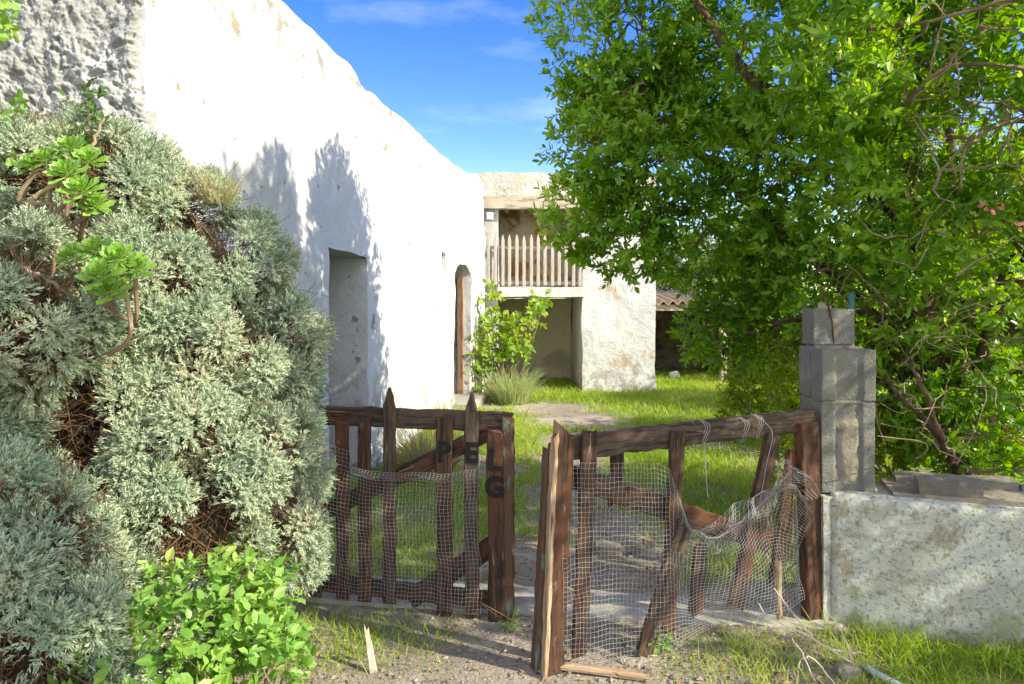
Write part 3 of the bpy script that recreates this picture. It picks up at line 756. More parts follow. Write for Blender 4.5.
def net_left(a, b):
    u = .09+a*.985
    zt = .88-.075*np.clip((a-.02)/.35, 0, 1)+.008*np.sin(a*14)-.03*np.exp(-((a-.55)/.1)**2)+.02*np.clip((a-.85)/.15, 0, 1)
    zb = .05-.015*a
    z = zb+(zt-zb)*b
    off = .032+.008*np.sin(a*23+b*5)+.03*np.exp(-((b-.93)/.08)**2)*(a > .3)+.012*fbm(np.array([[u, z, 0.]]), 5, 2, 3)[0]
    # the top edge is folded back on itself in the middle
    if b > .88 and .28 < a < 1.0: z -= (b-.88)*.45; off += .012
    return gp(u+.012*np.sin(z*9), z, off)
v, f = wire_grid(net_left, 0, 1, 52, 39); mk('wire_netting', v, f, 'wire', gate)

RA, rt, rn = leafgate((.135, 2.99), (1.535, 3.432))
def rp(u, z, off=0.): return RA+rt*u+rn*off+np.array([0, 0, z])
gate2 = thing('broken_gate', rp(.75, 0), 'collapsing wooden gate leaf with slanted loose boards hung on the block pier', 'gate', 'gate leaves')
part_plank('top_rail', gate2, rp(.06, .955, -.03), rp(1.462, 1.015, -.03), up, .105, .05, 'gate_wood_grey', seed=41, jit=.007)
part_plank('stile', gate2, rp(-.015, -.005, -.015), rp(.045, 1.00, -.02), rt, .055, .06, 'gate_wood_turquoise', end='broken', seed=42, jit=.005)
part_plank('stile', gate2, rp(.035, -.01, .035), rp(.088, 1.075, .03), rt, .095, .03, 'gate_wood', end='broken', seed=43, jit=.006)
part_plank('sunlit_edge_strip', gate2, rp(-.012, .0, .045), rp(.045, 1.07, .04), rt, .022, .05, 'gate_wood_pale', end='broken', seed=44, jit=.004)  # sunlight on the stile edge, put in as a strip of pale colour
part_plank('hinge_post', gate2, rp(1.435, .0, .01), rp(1.40, 1.01, .0), rt, .105, .06, 'gate_wood', seed=45, jit=.005)
part_plank('brace', gate2, rp(.10, .845, -.04), rp(1.26, .40, -.04), up, .10, .03, 'gate_wood', seed=46, jit=.005, end='broken')
PK2 = [(.165, .03, .215, 1.05, .074, 'broken', 'gate_wood', .012), (.385, .64, .40, .985, .062, 'broken', 'gate_wood', -.075), (.61, .06, .665, 1.03, .072, 'broken', 'gate_wood', .012),
       (.47, -.01, .70, .62, .085, 'broken', 'gate_wood_grey', .03), (.755, .12, .79, .50, .075, 'broken', 'gate_wood', .012), (.985, .12, 1.205, .96, .085, 'flat', 'gate_wood', -.005),
       (1.22, .17, 1.335, .86, .07, 'broken', 'gate_wood', -.02), (1.20, .06, 1.19, .38, .025, 'broken', 'gate_wood_pale', .05)]
for k, (u0, z0, u1, z1, w_, e, mt, off) in enumerate(PK2):
    part_plank('picket', gate2, rp(u0, z0, off), rp(u1, z1, off), rt, w_, .026, mt, end=e, end0='broken', seed=60+k, jit=.005)
def net_right(a, b):
    u = .075+a*1.27
    top = .875 if a < .02 else np.interp(a, [0, .25, .42, .50, .62, .72, .83, .92, 1.0], [.90, .89, .86, .62, .60, .66, .80, .84, .70])
    bot = np.interp(a, [0, .4, .6, 1.0], [.03, .0, .08, .14])
    z = bot+(top-bot)*b
    cr = np.clip((a-.38)/.2, 0, 1)
    off = .04+.012*np.sin(a*17+b*4)+cr*(.022*np.sin(b*6+a*9)+.035*np.exp(-((b-.9)/.12)**2))
    z -= cr*max(0, b-.82)*.5
    z += cr*.006*math.sin(a*40+b*11)
    return rp(u+cr*.014*math.sin(b*9+a*14), z, off)
v, f = wire_grid(net_right, 0, 1, 68, 41, skip=lambda a, b: (a < .30 and False)); mk('wire_netting', v, f, 'wire', gate2)
# crumpled fold of netting lying over itself
def net_fold(a, b):
    u = .72+a*.62
    zc = np.interp(a, [0, .35, .6, .8, 1], [.50, .60, .68, .80, .72])
    z = zc+(b-.5)*.13+.015*math.sin(a*30)
    return rp(u+.03*math.sin(b*5+a*7), z, .09+.035*math.sin(b*7+a*12)+.02*math.sin(a*31))
v, f = wire_grid(net_fold, 0, 1, 38, 12); mk('folded_netting', v, f, 'wire', gate2)
mb = MB()
for k, (u, z) in enumerate(((.80, .99), (1.10, 1.0), (1.02, .99))):
    th = np.linspace(0, 4.3*math.pi, 40)
    pts = np.stack([rp(u+.012*math.sin(3*q)+.006*q/3, z+.062*math.sin(q), .0-.02+.036*math.cos(q)) for q in th])
    mb.add(*tube_vf(pts, .0016, 4))
for pts in ([rp(1.11, 1.05, .02), rp(1.15, .98, .06), rp(1.11, .84, .07), rp(1.08, .66, .06), rp(1.05, .60, .06)],
            [rp(.80, .95, .02), rp(.79, .8, .05), rp(.80, .70, .05)], [rp(1.30, .78, .05), rp(1.38, .74, .06), rp(1.47, .6, .05), rp(1.49, .45, .04)],
            [rp(.76, 1.03, 0), rp(.72, 1.08, .02), rp(.70, 1.12, .02)]):
    mb.add(*tube_vf(smooth_path(pts, 24), .0016, 4))
mb.build('tie_wire', 'wire', gate2)

# ------------------------------------------------------------------ low wall and block pier
WD = nrmz([2.34-1.58, 3.12-3.36, 0]); WN = np.array([WD[1], -WD[0], 0]); W0 = np.array([1.575, 3.365, 0])
def lw(s, n, z): return W0+WD*s+WN*n+np.array([0, 0, z])
low = thing('low_wall', lw(1.5, -.19, 0), 'low whitewashed garden wall stained with lichen under the big tree', 'wall')
def wavy_wall(L0, L1, thick, h, fn, seed, amp=.02):
    ns, nz_, nt_ = int((L1-L0)/.03), 24, 8
    s_ = np.linspace(L0, L1, ns)
    prof = [(0, z) for z in np.linspace(-.1, h-.02, nz_)]+[(-.015, h-.004)]+[(-q, h+.004*math.sin(q*30)) for q in np.linspace(.035, thick-.03, nt_)]+[(-thick, h-.02), (-thick, -.1)]
    V = np.array([fn(a, n, z) for a in s_ for n, z in prof]); P = V.copy()
    dn = (fbm(P, 2, 3, seed)-.5)*amp*2.4+(fbm(P, 9, 4, seed+3)-.5)*amp*1.3
    dz = (fbm(P+7, 3, 3, seed+5)-.5)*amp*2
    V = V+WN*dn[:, None]; V[:, 2] += dz*(V[:, 2] > .2)
    k = len(prof); F = [(i*k+j, (i+1)*k+j, (i+1)*k+j+1, i*k+j+1) for i in range(ns-1) for j in range(k-1)]
    F += [tuple(range(k)), tuple(range((ns-1)*k+k-1, (ns-1)*k-1, -1))]
    return V, F
V, F = wavy_wall(0, 3.6, .40, .655, lw, 4, amp=.013); mk('wall_body', V, F, 'lichen_wall', low, smooth=True)
MB().add(*box_vf(lw(1.94, -.20, .668), (1.66, .155, .014), np.stack([WD, WN, [0, 0, 1]], 1))).build('mortar_bed', 'mortar', low)
s = .34; k = 0
while s < 3.4:
    ln = rng.uniform(.14, .26)
    v, f = grid_block(s, s+ln, -.40, -.27-rng.uniform(0, .03), .66, .69+rng.uniform(0, .018), step=.022, amp=.06, seed=100+k)
    v = W0+v[:, 0:1]*WD+v[:, 1:2]*WN+v[:, 2:3]*np.array([0, 0, 1.])
    mk('coping_stone', v, f, 'stone', low, smooth=False); s += ln+.012; k += 1
v, f = grid_block(-.13, .14, -.06, .07, -.045, .045, step=.016, amp=.085, seed=7); f = [tuple(q) for q in f]; Rz = np.stack([WD, WN, [0, 0, 1]], 1)
st = mk('rubble_stone', v@Rz.T+lw(.52, -.13, .705), f, 'stone', smooth=True, loc=lw(.52, -.13, .68))
tag(st, 'rough lump of mortared stone lying on the low wall by the pier', 'stone')

pier = thing('block_pier', lw(.13, -.14, 0), 'grey concrete block gate pier on a whitewashed base', 'pier')
PT, PN = nrmz([1, -.02, 0]), nrmz([-.02, -1, 0]); PR = np.stack([PT, PN, [0, 0, 1]], 1)
Q0 = np.array([1.548, 3.415, 0])
def pp(u, n, z): return Q0+PT*u+PN*n+np.array([0, 0, z])
def hblock(name, u0, u1, n0, n1, z0, z1, recess=True, seed=0):
    """hollow concrete block stood on end: two flanges with a shallow recessed web on the front"""
    b = bmesh.new()
    w_ = u1-u0; fl = .085*w_/.27
    if recess: out = [(u0, n0), (u0+.06, n0), (u0+.075, n0-.014), (u1-.075, n0-.014), (u1-.06, n0), (u1, n0), (u1, n1), (u0, n1)]
    else: out = [(u0, n0), (u1, n0), (u1, n1), (u0, n1)]
    vs_ = [[b.verts.new(Vector(pp(u, n, z))) for u, n in out] for z in (z0, z1)]
    k = len(out)
    b.faces.new(vs_[0][::-1]); b.faces.new(vs_[1])
    for i in range(k): b.faces.new((vs_[0][i], vs_[0][(i+1) % k], vs_[1][(i+1) % k], vs_[1][i]))
    bmesh.ops.recalc_face_normals(b, faces=b.faces)
    bmesh.ops.bevel(b, geom=list(b.edges), offset=.005, segments=2, affect='EDGES', profile=.5)
    bmesh.ops.subdivide_edges(b, edges=[e for e in b.edges if e.calc_length() > .05], cuts=3, use_grid_fill=True)
    bmesh.ops.triangulate(b, faces=[f for f in b.faces if len(f.verts) > 4])
    V = np.array([v.co[:] for v in b.verts]); F = [tuple(v.index for v in f.verts) for f in b.faces]; b.free()
    V = V+(np.stack([fbm(V+q*7, 22, 3, seed) for q in range(3)], 1)-.5)*.010
    return mk(name, V, F, 'block', pier)
hblock('block', 0, .268, 0, -.135, .655, 1.105, seed=1)
hblock('block', .004, .264, -.141, -.275, .655, 1.108, recess=False, seed=2)
hblock('block', .002, .27, .002, -.135, 1.115, 1.372, seed=3)
hblock('block', -.002, .266, -.142, -.278, 1.118, 1.378, recess=False, seed=4)
hblock('block', .012, .225, -.125, -.27, 1.388, 1.575, recess=False, seed=5)
mb = MB(); mb.add(*box_vf(pp(.134, -.139, 1.110), (.124, .128, .0075), PR)); mb.build('mortar_joint', 'mortar', pier)
MB().add(*box_vf(pp(.115, -.195, 1.382), (.09, .06, .0085), PR)).build('mortar_joint', 'mortar', pier)
xs, zs_ = np.linspace(-.052, .052, 14), np.linspace(-.165, .165, 30)
A, B = np.meshgrid(xs, zs_); a, b = A.ravel(), B.ravel()
rr = np.sqrt((a/.046)**2+(b/.17)**4)+(fbm(np.stack([a, b, a*0], 1), 17, 3, 2)-.5)*1.5
n_ = -.017+.016*np.clip(1.25-rr, 0, .6)/.6
V = np.array([pp(.135+p, q, .86+r_) for p, q, r_ in zip(a, n_, b)])
i = np.arange(29*14).reshape(29, 14)[:, :-1].ravel(); mk('mortar_patch', V, np.stack([i, i+1, i+15, i+14], 1), 'mortar', pier, smooth=True)
v, f = grid_block(1.535, 1.66, 3.375, 3.70, -.1, .652, step=.04, amp=.02, seed=31); mk('plastered_base', v, f, 'lichen_wall', pier, smooth=False)

post = thing('timber_post', (1.79, 3.9, 0), 'weathered timber post standing just behind the block pier', 'post')
mb = MB(); plank(mb, (1.79, 3.9, -.1), (1.80, 3.9, 1.61), (1, 0, 0), .085, .06, seed=8, end='broken'); mb.build('shaft', 'silver_timber', post)
mb = MB(); mb.add(*tube_vf(smooth_path([(1.668, 3.54, 1.39), (1.655, 3.53, 1.5), (1.63, 3.54, 1.62), (1.64, 3.62, 1.66)], 12), .005, 6)); mb.build('rusty_strap', 'rust', post)
gpole = thing('green_pole', (1.845, 3.70, 0), 'thin green painted metal pole rising behind the block pier', 'pole')
v, f = tube_vf([(1.845, 3.72, -.1), (1.845, 3.72, 1.0), (1.85, 3.72, 1.66)], .016, 10); mk('tube', v, f, 'green_paint', gpole, smooth=True)
v, f = tube_vf([(1.848, 3.72, 1.44), (1.848, 3.72, 1.48)], .022, 10); mk('collar', v, f, 'rust', gpole)

# ------------------------------------------------------------------ big tree
def crown_points(blobs, dens, thr=.36, seed=0, r=rng, upb=.35, inner=.45):
    C, D = [], []
    for (c, rad, q) in blobs:
        c = np.asarray(c, float); rad = np.broadcast_to(np.asarray(rad, float), (3,))
        n = int(dens*q*(rad[0]*rad[1]+rad[1]*rad[2]+rad[0]*rad[2])/3)
        d = rdir(n, r); t = inner+(1-inner)*r.random(n)**.6
        p = c+d*rad*t[:, None]*(1+.35*(fbm(c+d*rad*2.0, 2.6, 2, seed)-.5))[:, None]
        C.append(p); D.append(d*.9+rdir(n, r)*.55+np.array([0, 0, upb]))
    C, D = np.concatenate(C), np.concatenate(D)
    k = fbm(C, 1.9, 3, seed+5) > thr
    C, D = C[k], D[k]
    return C, D/np.linalg.norm(D, axis=1)[:, None]

def limb(mb, pts, rad, sides=8, n=26, wob=.03):
    p = smooth_path(pts, n); p[1:-1] += rng.normal(0, wob*.3, (n-2, 3)); mb.add(*tube_vf(p, rad, sides))
    return p

tree = thing('broadleaf_tree', (2.95, 4.55, 0), 'large leafy green tree with several brown trunks behind the low wall', 'tree')
mb = MB(); skel = []
base = np.array([2.98, 4.55, -.1])
LIMBS = [([base, (2.95, 4.5, .7), (2.75, 4.55, 1.5), (2.62, 4.5, 2.3), (2.5, 4.3, 3.2), (2.2, 4.2, 4.1)], [.10, .08, .065, .04]),
         ([base+[.06, 0, 0], (3.0, 4.5, .8), (3.3, 4.45, 1.5), (3.9, 4.4, 2.2), (4.4, 4.3, 3.2)], [.08, .07, .055, .03]),
         ([(2.93, 4.5, .75), (2.7, 4.6, 1.2), (2.3, 4.8, 1.75), (1.7, 5.0, 2.4), (1.1, 5.1, 3.0), (.75, 5.1, 3.5)], [.06, .05, .035, .015]),
         ([(2.65, 4.5, 2.0), (2.3, 4.6, 2.6), (1.6, 4.7, 3.2), (1.1, 4.7, 4.0)], [.06, .05, .02]),
         ([(2.95, 4.5, .8), (3.0, 4.2, 1.6), (2.8, 3.6, 2.5), (2.4, 3.1, 3.1)], [.05, .04, .015]), ([(3.0, 4.2, 1.6), (3.1, 3.4, 2.5), (2.9, 2.5, 3.2), (2.7, 1.8, 4.0)], [.04, .03, .012]),
         ([(2.96, 4.55, .5), (3.2, 4.8, 1.4), (3.3, 5.1, 2.6), (3.2, 5.2, 4.2)], [.06, .045, .015]),
         ([(2.7, 4.55, 1.3), (2.3, 4.9, 1.5), (1.9, 5.3, 1.4), (1.7, 5.5, 1.2)], [.04, .03, .012]),
         ([(3.0, 4.5, .5), (2.6, 4.15, .8), (2.25, 4.1, 1.15)], [.03, .025, .012]),
         ([(2.95, 4.4, .45), (2.55, 4.0, .75), (2.3, 3.95, 1.3)], [.025, .02, .01])]
for pts, rd in LIMBS: skel.append(limb(mb, pts, rd, 9, 30, .03))
mb.build('trunk', 'bark', tree, smooth=True)
B1 = [  # near-left lobe the photo shows over the balcony house
      (at(640, 30, 5.2), .62, 1.0), (at(612, 60, 5.1), .42, 1.1), (at(600, 150, 5.0), .33, 1.2), (at(585, 215, 5.0), .29, 1.2), (at(625, 235, 5.0), .34, 1.1), (at(655, 165, 5.1), .5, 1.),
      (at(640, 100, 5.2), .48, 1.), (at(590, 100, 5.1), .22, 1.1), (at(700, 235, 5.3), .40, 1.0), (at(690, 130, 5.3), .6, .9), (at(740, 60, 5.0), .65, .9), (at(760, 180, 5.2), .6, .9),
      (at(745, 285, 5.5), .42, 1.), (at(720, 325, 5.7), .30, 1.1), (at(785, 330, 5.6), .42, 1.), (at(765, 245, 5.2), .40, 1.0), (at(820, 270, 4.6), .42, .7), (at(830, 170, 4.5), .6, .9),
      (at(570, 10, 5.1), .22, 1.1), (at(830, 60, 4.3), .6, .9), (at(900, 110, 3.6), .45, 1.), (at(960, 50, 3.4), .45, 1.), (at(870, 30, 3.6), .4, 1.), (at(950, 160, 3.5), .40, .8),
      (at(1010, 130, 3.5), .45, .9), (at(1000, 30, 4.2), .5, .9), (at(940, 20, 4.2), .5, .9), (at(900, 220, 4.2), .5, .6), (at(980, 240, 4.0), .5, .45), (at(1060, 200, 3.8), .6, .25), (at(880, 300, 4.4), .38, .5),
      (at(960, 320, 4.9), .55, .7), (at(1030, 330, 4.6), .5, .7), (at(900, 390, 4.7), .42, .8), (at(1000, 420, 4.3), .36, .8), (at(940, 430, 4.25), .25, .9), (at(960, 370, 4.2), .25, .8),
      # the rest of the crown, above and to the right of the picture
      ((1.1, 4.9, 4.2), .5, .9), ((1.7, 4.6, 4.5), .55, .8), ((2.4, 4.2, 4.4), .55, .6), ((2.0, 3.7, 3.9), .5, .6), ((3.5, 3.8, 3.7), .5, .5), 
      ((3.6, 2.5, 3.2), .5, .6), ((2.9, 2.2, 3.1), .5, .6), ((3.5, 2.05, 2.7), .5, .6), ((4.6, 2.6, 2.4), .4, .5), ((4.3, 4.2, 3.2), .7, .5), ((4.0, 2.3, 1.7), .5, .7), ((4.3, 2.6, .9), .5, .8),
      # pointed leading shoots
      ((2.6, 3.0, 5.1), (.3, .3, .55), 1.2), ((2.6, 2.85, 4.4), .5, .8), ((2.6, 2.45, 5.05), (.27, .27, .5), 1.2), ((2.6, 2.4, 4.6), .36, .9), ((2.6, 2.5, 4.1), .42, .8),
      ((2.7, 1.75, 3.5), .38, .8), ((2.7, 1.75, 4.1), .4, .8), ((2.7, 1.8, 4.7), .35, .8),
      ((2.05, 4.0, 3.5), .45, .9), ((2.05, 4.0, 4.1), .36, 1),
      ((2.05, 3.3, 4.75), (.26, .26, .62), 1.3), ((2.05, 3.2, 4.45), (.34, .34, .45), 1.2), ((1.9, 4.5, 4.8), (.24, .24, .62), 1.3), ((1.9, 4.75, 4.45), (.34, .34, .5), 1.2), ((2.1, 3.05, 4.45), (.25, .25, .5), 1.2), ((1.8, 4.25, 4.45), (.3, .3, .6), 1.2)]
rt_ = np.random.default_rng(5)
C, D = crown_points(B1, 1400, .41, 3, rt_)
near = C[:, 1] < 4.0
v1 = leaf_clusters(C, D, 12, .062, .47, 'lance', twig=.12, r=rt_, droop=.18)
mk('crown', *v1, 'tree_leaf', tree)
print('crown clusters', len(C))
# twigs from the limbs to the clusters
SK = np.concatenate(skel)
mb = MB()
for (c, rad, q) in B1:
    c = np.asarray(c); r0 = float(np.mean(rad))
    j = np.argmin(np.linalg.norm(SK-c, axis=1)+.35*np.maximum(0, SK[:, 2]-c[2])); a = SK[j]
    m_ = (a+c)/2+rng.normal(0, .1, 3)+np.array([0, 0, .1])
    p = limb(mb, [a, m_, c, c+rdir(1)[0]*r0*.5], [.013, .010, .007, .004], 5, 14, .02)
    for e in range(7):
        d = nrmz(rdir(1)[0]+np.array([0, 0, .15])); s0 = p[rng.integers(5, 12)]
        limb(mb, [s0, s0+d*r0*.45+rng.normal(0, .03, 3), s0+d*r0*.95], [.008, .005, .003], 4, 8, .03)
for e in range(420):                                   # fine pale twigs through the thin side of the crown
    s0 = np.array([rng.uniform(2.0, 3.7), rng.uniform(3.5, 4.7), rng.uniform(.8, 3.9)]); d = nrmz(rdir(1)[0]+np.array([0, 0, .5]))
    k = rng.uniform(.2, .6); limb(mb, [s0, s0+d*k*.5+rng.normal(0, .05, 3), s0+d*k+rng.normal(0, .06, 3)], [.0042, .0032, .0015], 4, 7, .03)
mb.build('branches', 'twig', tree)

M['petal'] = leafmat('petal', (.55, .10, .12), (.75, .28, .25), trans=.3, rough=.5)
rf = np.random.default_rng(31); fl = []
for px, py, d_ in ((986, 205, 3.15), (994, 212, 3.15), (1001, 206, 3.2), (1019, 225, 3.2)):
    for q in range(4):
        a_ = np.arange(5)*1.2566; ax = np.array([0, -.8, .3])+rdir(1, rf)[0]*.5; ax = nrmz(ax); x_ = nrmz(np.cross(ax, [.2, .1, .97])); y_ = np.cross(ax, x_)
        dd = np.cos(a_)[:, None]*x_+np.sin(a_)[:, None]*y_+ax*.5
        fl.append(leaves(at(px, py, d_)+rf.normal(0, .012, 3)+0*dd, dd, ax+0*dd, .011, .009, 'spoon', .2))
    mk('flower_cluster', *join_vf(fl), M['petal'], tree); fl = []


# bushes and thicket under and behind the tree
def bush(name, loc, blobs, label, leafm='bush_leaf', dens=1500, L=.05, Wr=.45, per=10, shape='lance', stems=None, seed=1, group=None, thr=.34, twigm='twig', twigr=.006, cat='bush'):
    o = thing(name, loc, label, cat, group); r = np.random.default_rng(seed)
    C, D = crown_points(blobs, dens, thr, seed, r)
    mk('foliage', *leaf_clusters(C, D, per, L, Wr, shape, twig=L*1.6, r=r), leafm, o)
    m_ = MB(); b0 = np.asarray(loc, float)
    for (c, rad, q) in blobs:
        c = np.asarray(c, float)
        for e in range(4):
            s0 = b0+r.normal(0, .06, 3)*np.array([1, 1, 0]); tgt = c+rdir(1, r)[0]*np.mean(rad)*.7
            m_.add(*tube_vf(smooth_path([s0, (s0*.6+tgt*.4)+r.normal(0, .08, 3), tgt], 9), [twigr*1.6, twigr, twigr*.5], 5))
    m_.build('stems', twigm, o)
    return o
bush('undergrowth_bush', (2.5, 4.9, 0), [((2.2, 4.7, .5), .42, 1), ((2.6, 5.0, .7), .45, 1), ((2.3, 5.1, 1.15), .4, .9), ((2.9, 5.1, 1.2), .45, .9), ((2.05, 4.6, .95), .32, .9)],
     'dense green undergrowth at the foot of the big tree close to the pier', seed=21, dens=1500)
bush('undergrowth_bush', (3.6, 5.0, 0), [((3.2, 4.9, .55), .4, 1), ((3.7, 5.1, .8), .55, 1), ((4.2, 5.2, .9), .6, .9), ((3.9, 5.2, 1.6), .5, .9), ((3.4, 5.2, 1.5), .42, .9)],
     'dense green undergrowth to the far side of the tree trunk', seed=22, dens=1400)
bush('hedge_bush', (4.2, 7.3, 0), [((3.6, 7.2, .7), .7, 1), ((4.4, 7.4, 1.1), .8, 1), ((5.3, 7.4, 1.3), .9, 1), ((3.9, 7.3, 1.6), .6, 1), ((4.9, 7.3, 2.1), .7, 1), ((5.8, 7.2, 2.2), .8, 1)],
     'tall yellowish green hedge bush showing behind the tree', seed=23, dens=800, L=.07)
bush('hedge_bush', (6.2, 9.5, 0), [((5.2, 9.4, .8), .8, 1), ((6.2, 9.6, 1.2), 1.0, 1), ((5.7, 9.6, 2.1), .8, 1), ((6.9, 9.5, 2.6), 1.0, 1), ((7.6, 9, 1.4), 1.0, 1)],
     'far green hedge bush at the edge of the lawn', seed=24, dens=600, L=.09)
bush('lawn_shrub', (2.75, 8.0, 0), [((2.75, 8.0, .72), (.3, .3, .35), 1.2), ((2.7, 8.0, .35), (.24, .24, .28), 1.2), ((2.95, 8.1, .95), .28, 1)],
     'small loose shrub standing alone on the bright lawn', seed=25, dens=1100, L=.06)
bush('wall_sapling', (1.62, 4.1, 0), [((1.62, 4.15, .5), (.16, .16, .3), 1), ((1.66, 4.2, .85), (.13, .13, .2), 1)],
     'thin green sapling behind the hinge post of the broken gate', seed=26, dens=1600, L=.035)
# distant trees
def far_tree(name, x, y, h, r0, label, seed, leafm='far_leaf', z0=.35, group=None):
    o = thing(name, (x, y, 0), label, 'tree', group); r = np.random.default_rng(seed); m_ = MB()
    bl = [((x+r.normal(0, r0*.4), y+r.normal(0, r0*.4), h*r.uniform(z0+.1, .92)), r0*r.uniform(.4, .65), 1) for _ in range(9)]
    C, D = crown_points(bl, 330, .34, seed, r)
    mk('crown', *leaf_clusters(C, D, 9, .13, .35, 'rhomb', twig=.2, r=r), leafm, o)
    for k, (c, rad, q) in enumerate(bl[:5]):
        m_.add(*tube_vf(smooth_path([(x, y, -.1), (x+.1, y, h*.25), c], 12), [.14, .1, .03], 7))
    m_.build('trunk', 'bark', o)
far_tree('olive_tree', 4.6, 21, 3.4, 1.6, 'pale grey green olive tree showing above the shed roof', 41)
far_tree('olive_tree', 8.2, 23, 4.2, 2.0, 'pale olive tree standing farther back past the shed', 42)
far_tree('dense_tree', 9.6, 13.5, 5.0, 2.2, 'dense green tree far behind the big tree trunks', 43, 'bush_leaf', .15)
far_tree('dense_tree', 8.6, 9.0, 3.6, 1.6, 'lower bushy green tree beyond the hedge bushes', 44, 'bush_leaf', .1)
# roadside tree outside the picture whose shade falls on the lower corner of the silvery shrub
o = thing('roadside_tree', (3.7, -.5, 0), 'small roadside tree with an airy crown across the lane', 'tree')
rr_ = np.random.default_rng(77)
bl = [((3.2, -.3, 3.4), .34, 1), ((3.25, -.2, 4.0), .38, 1), ((3.25, -.15, 4.55), .36, 1), ((3.3, -.1, 5.05), .36, 1), ((3.8, -.8, 4.4), .4, 1), ((3.7, -.7, 3.7), .4, 1)]
C, D = crown_points(bl, 2000, .22, 9, rr_)
mk('crown', *leaf_clusters(C, D, 10, .07, .4, 'rhomb', twig=.12, r=rr_), 'tree_leaf', o)
mb = MB()
for c, rad, q in bl: mb.add(*tube_vf(smooth_path([(3.7, -.5, -.1), (3.7, -.5, 1.8), c], 14), [.09, .06, .015], 7))
mb.build('trunk', 'bark', o)

# ------------------------------------------------------------------ silvery shrub on the left
def silver_shrub(loc, blobs, label, seed, thr=.44, group='silvery shrubs'):
    o = thing('silver_shrub', loc, label, 'shrub', group); r = np.random.default_rng(seed)
    # small lumps over the big ones
    Lc, Lr, Ld = [], [], []
    for (c, rad, q) in blobs:
        n = int(130*q*(rad/.3)**2); d = rdir(n, r)
        d = d[(d[:, 1] < .45) | (d[:, 2] > .3)]
        for dd in d:
            Lc.append(np.asarray(c)+dd*rad*r.uniform(.82, 1.08)); Lr.append(r.uniform(.05, .125)); Ld.append(dd)
    Lc, Lr, Ld = np.array(Lc), np.array(Lr), np.array(Ld)
    keep = fbm(Lc, 4.2, 3, seed) > thr
    inside = np.zeros(len(Lc), bool)
    for (c, rad, q) in blobs: inside |= np.linalg.norm(Lc-np.asarray(c), axis=1) < rad*.72
    keep &= ~inside & (Lc[:, 2] > .02)
    Lc, Lr, Ld = Lc[keep], Lr[keep], Ld[keep]
    acc = []
    for j in r.permutation(len(Lc)):                     # each tuft keeps some room round it, so that dark gaps stay between
        if all(np.linalg.norm(Lc[j]-Lc[a]) > .56*(Lr[j]+Lr[a]) for a in acc): acc.append(j)
    Lc, Lr, Ld = Lc[acc], Lr[acc], Ld[acc]
    ii = np.repeat(np.arange(len(Lc)), (26000*Lr**2).astype(int)+20); d = rdir(len(ii), r)+Ld[ii]*.75+np.array([0, 0, .2]); d /= np.linalg.norm(d, axis=1)[:, None]
    C = Lc[ii]+d*(Lr[ii]*r.uniform(.3, 1.0, len(ii))**.7*np.array([1.0]))[:, None]*np.array([.95, .95, 1.15])
    mk('foliage', *leaf_clusters(C, d, 12, .0165, .26, 'needle', twig=.04, r=r, droop=.05, jitter=.25, spread=.8), 'silver_leaf', o)
    print('silver sprigs', len(C))
    # dead twig tangle inside
    P, Q = [], []
    for (c, rad, q) in blobs:
        n = int(1100*q*(rad/.3)**2); d = rdir(n, r); a = np.asarray(c)+d*rad*r.uniform(.2, .82, n)[:, None]
        P.append(a); Q.append(a+(d*.8+rdir(n, r)*.8)*r.uniform(.06, .2, n)[:, None])
    P, Q = np.concatenate(P), np.concatenate(Q)
    v, f = straight_sticks(P, Q, .0024, .0009); mk('dead_twigs', v, f, 'dead_twig', o)
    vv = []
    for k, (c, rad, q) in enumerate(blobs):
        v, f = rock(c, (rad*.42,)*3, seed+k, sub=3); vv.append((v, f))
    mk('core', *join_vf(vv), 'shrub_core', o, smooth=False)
    return o
SB = [(at(20, 190, 3.05), .33, 1), (at(105, 195, 3.15), .28, 1), (at(170, 225, 3.2), .24, 1), (at(225, 280, 3.25), .25, 1), (at(265, 345, 3.3), .24, 1), (at(276, 410, 3.35), .185, 1), (at(270, 470, 3.25), .185, 1),
      (at(205, 350, 3.05), .28, 1), (at(145, 300, 2.95), .26, 1), (at(110, 400, 2.85), .28, 1), (at(185, 430, 2.9), .28, 1), (at(245, 460, 3.0), .24, 1), (at(262, 535, 3.1), .20, 1), (at(200, 520, 2.85), .27, 1),
      (at(130, 500, 2.75), .26, 1), (at(150, 590, 2.7), .25, 1), (at(215, 600, 2.95), .22, 1), (at(80, 570, 2.6), .22, 1), (at(100, 660, 2.5), .22, 1), (at(268, 345, 3.5), .22, 1), (at(60, 460, 2.75), .25, .8)]
silver_shrub((-1.5, 3.0, 0), SB, 'big sprawling silvery green shrub mounded against the house corner', 51)
SB2 = [(at(15, 320, 2.5), .27, 1), (at(-40, 330, 2.5), .3, 1), (at(48, 345, 2.5), .14, 1)]
silver_shrub((-1.95, 2.45, 0), SB2+[(at(-50, 420, 2.5), .3, .6)], 'rounded blue grey shrub mound at the edge, below the brown succulent stems', 52, .40)
SB3 = [(at(20, 590, 2.25), .25, 1), (at(55, 545, 2.3), .16, 1), (at(-40, 560, 2.2), .28, 1), (at(30, 660, 2.2), .26, 1), (at(-30, 680, 2.2), .3, 1)]
silver_shrub((-1.65, 2.2, 0), SB3, 'shaded grey green shrub low down in front of the big silvery one', 53, .49)

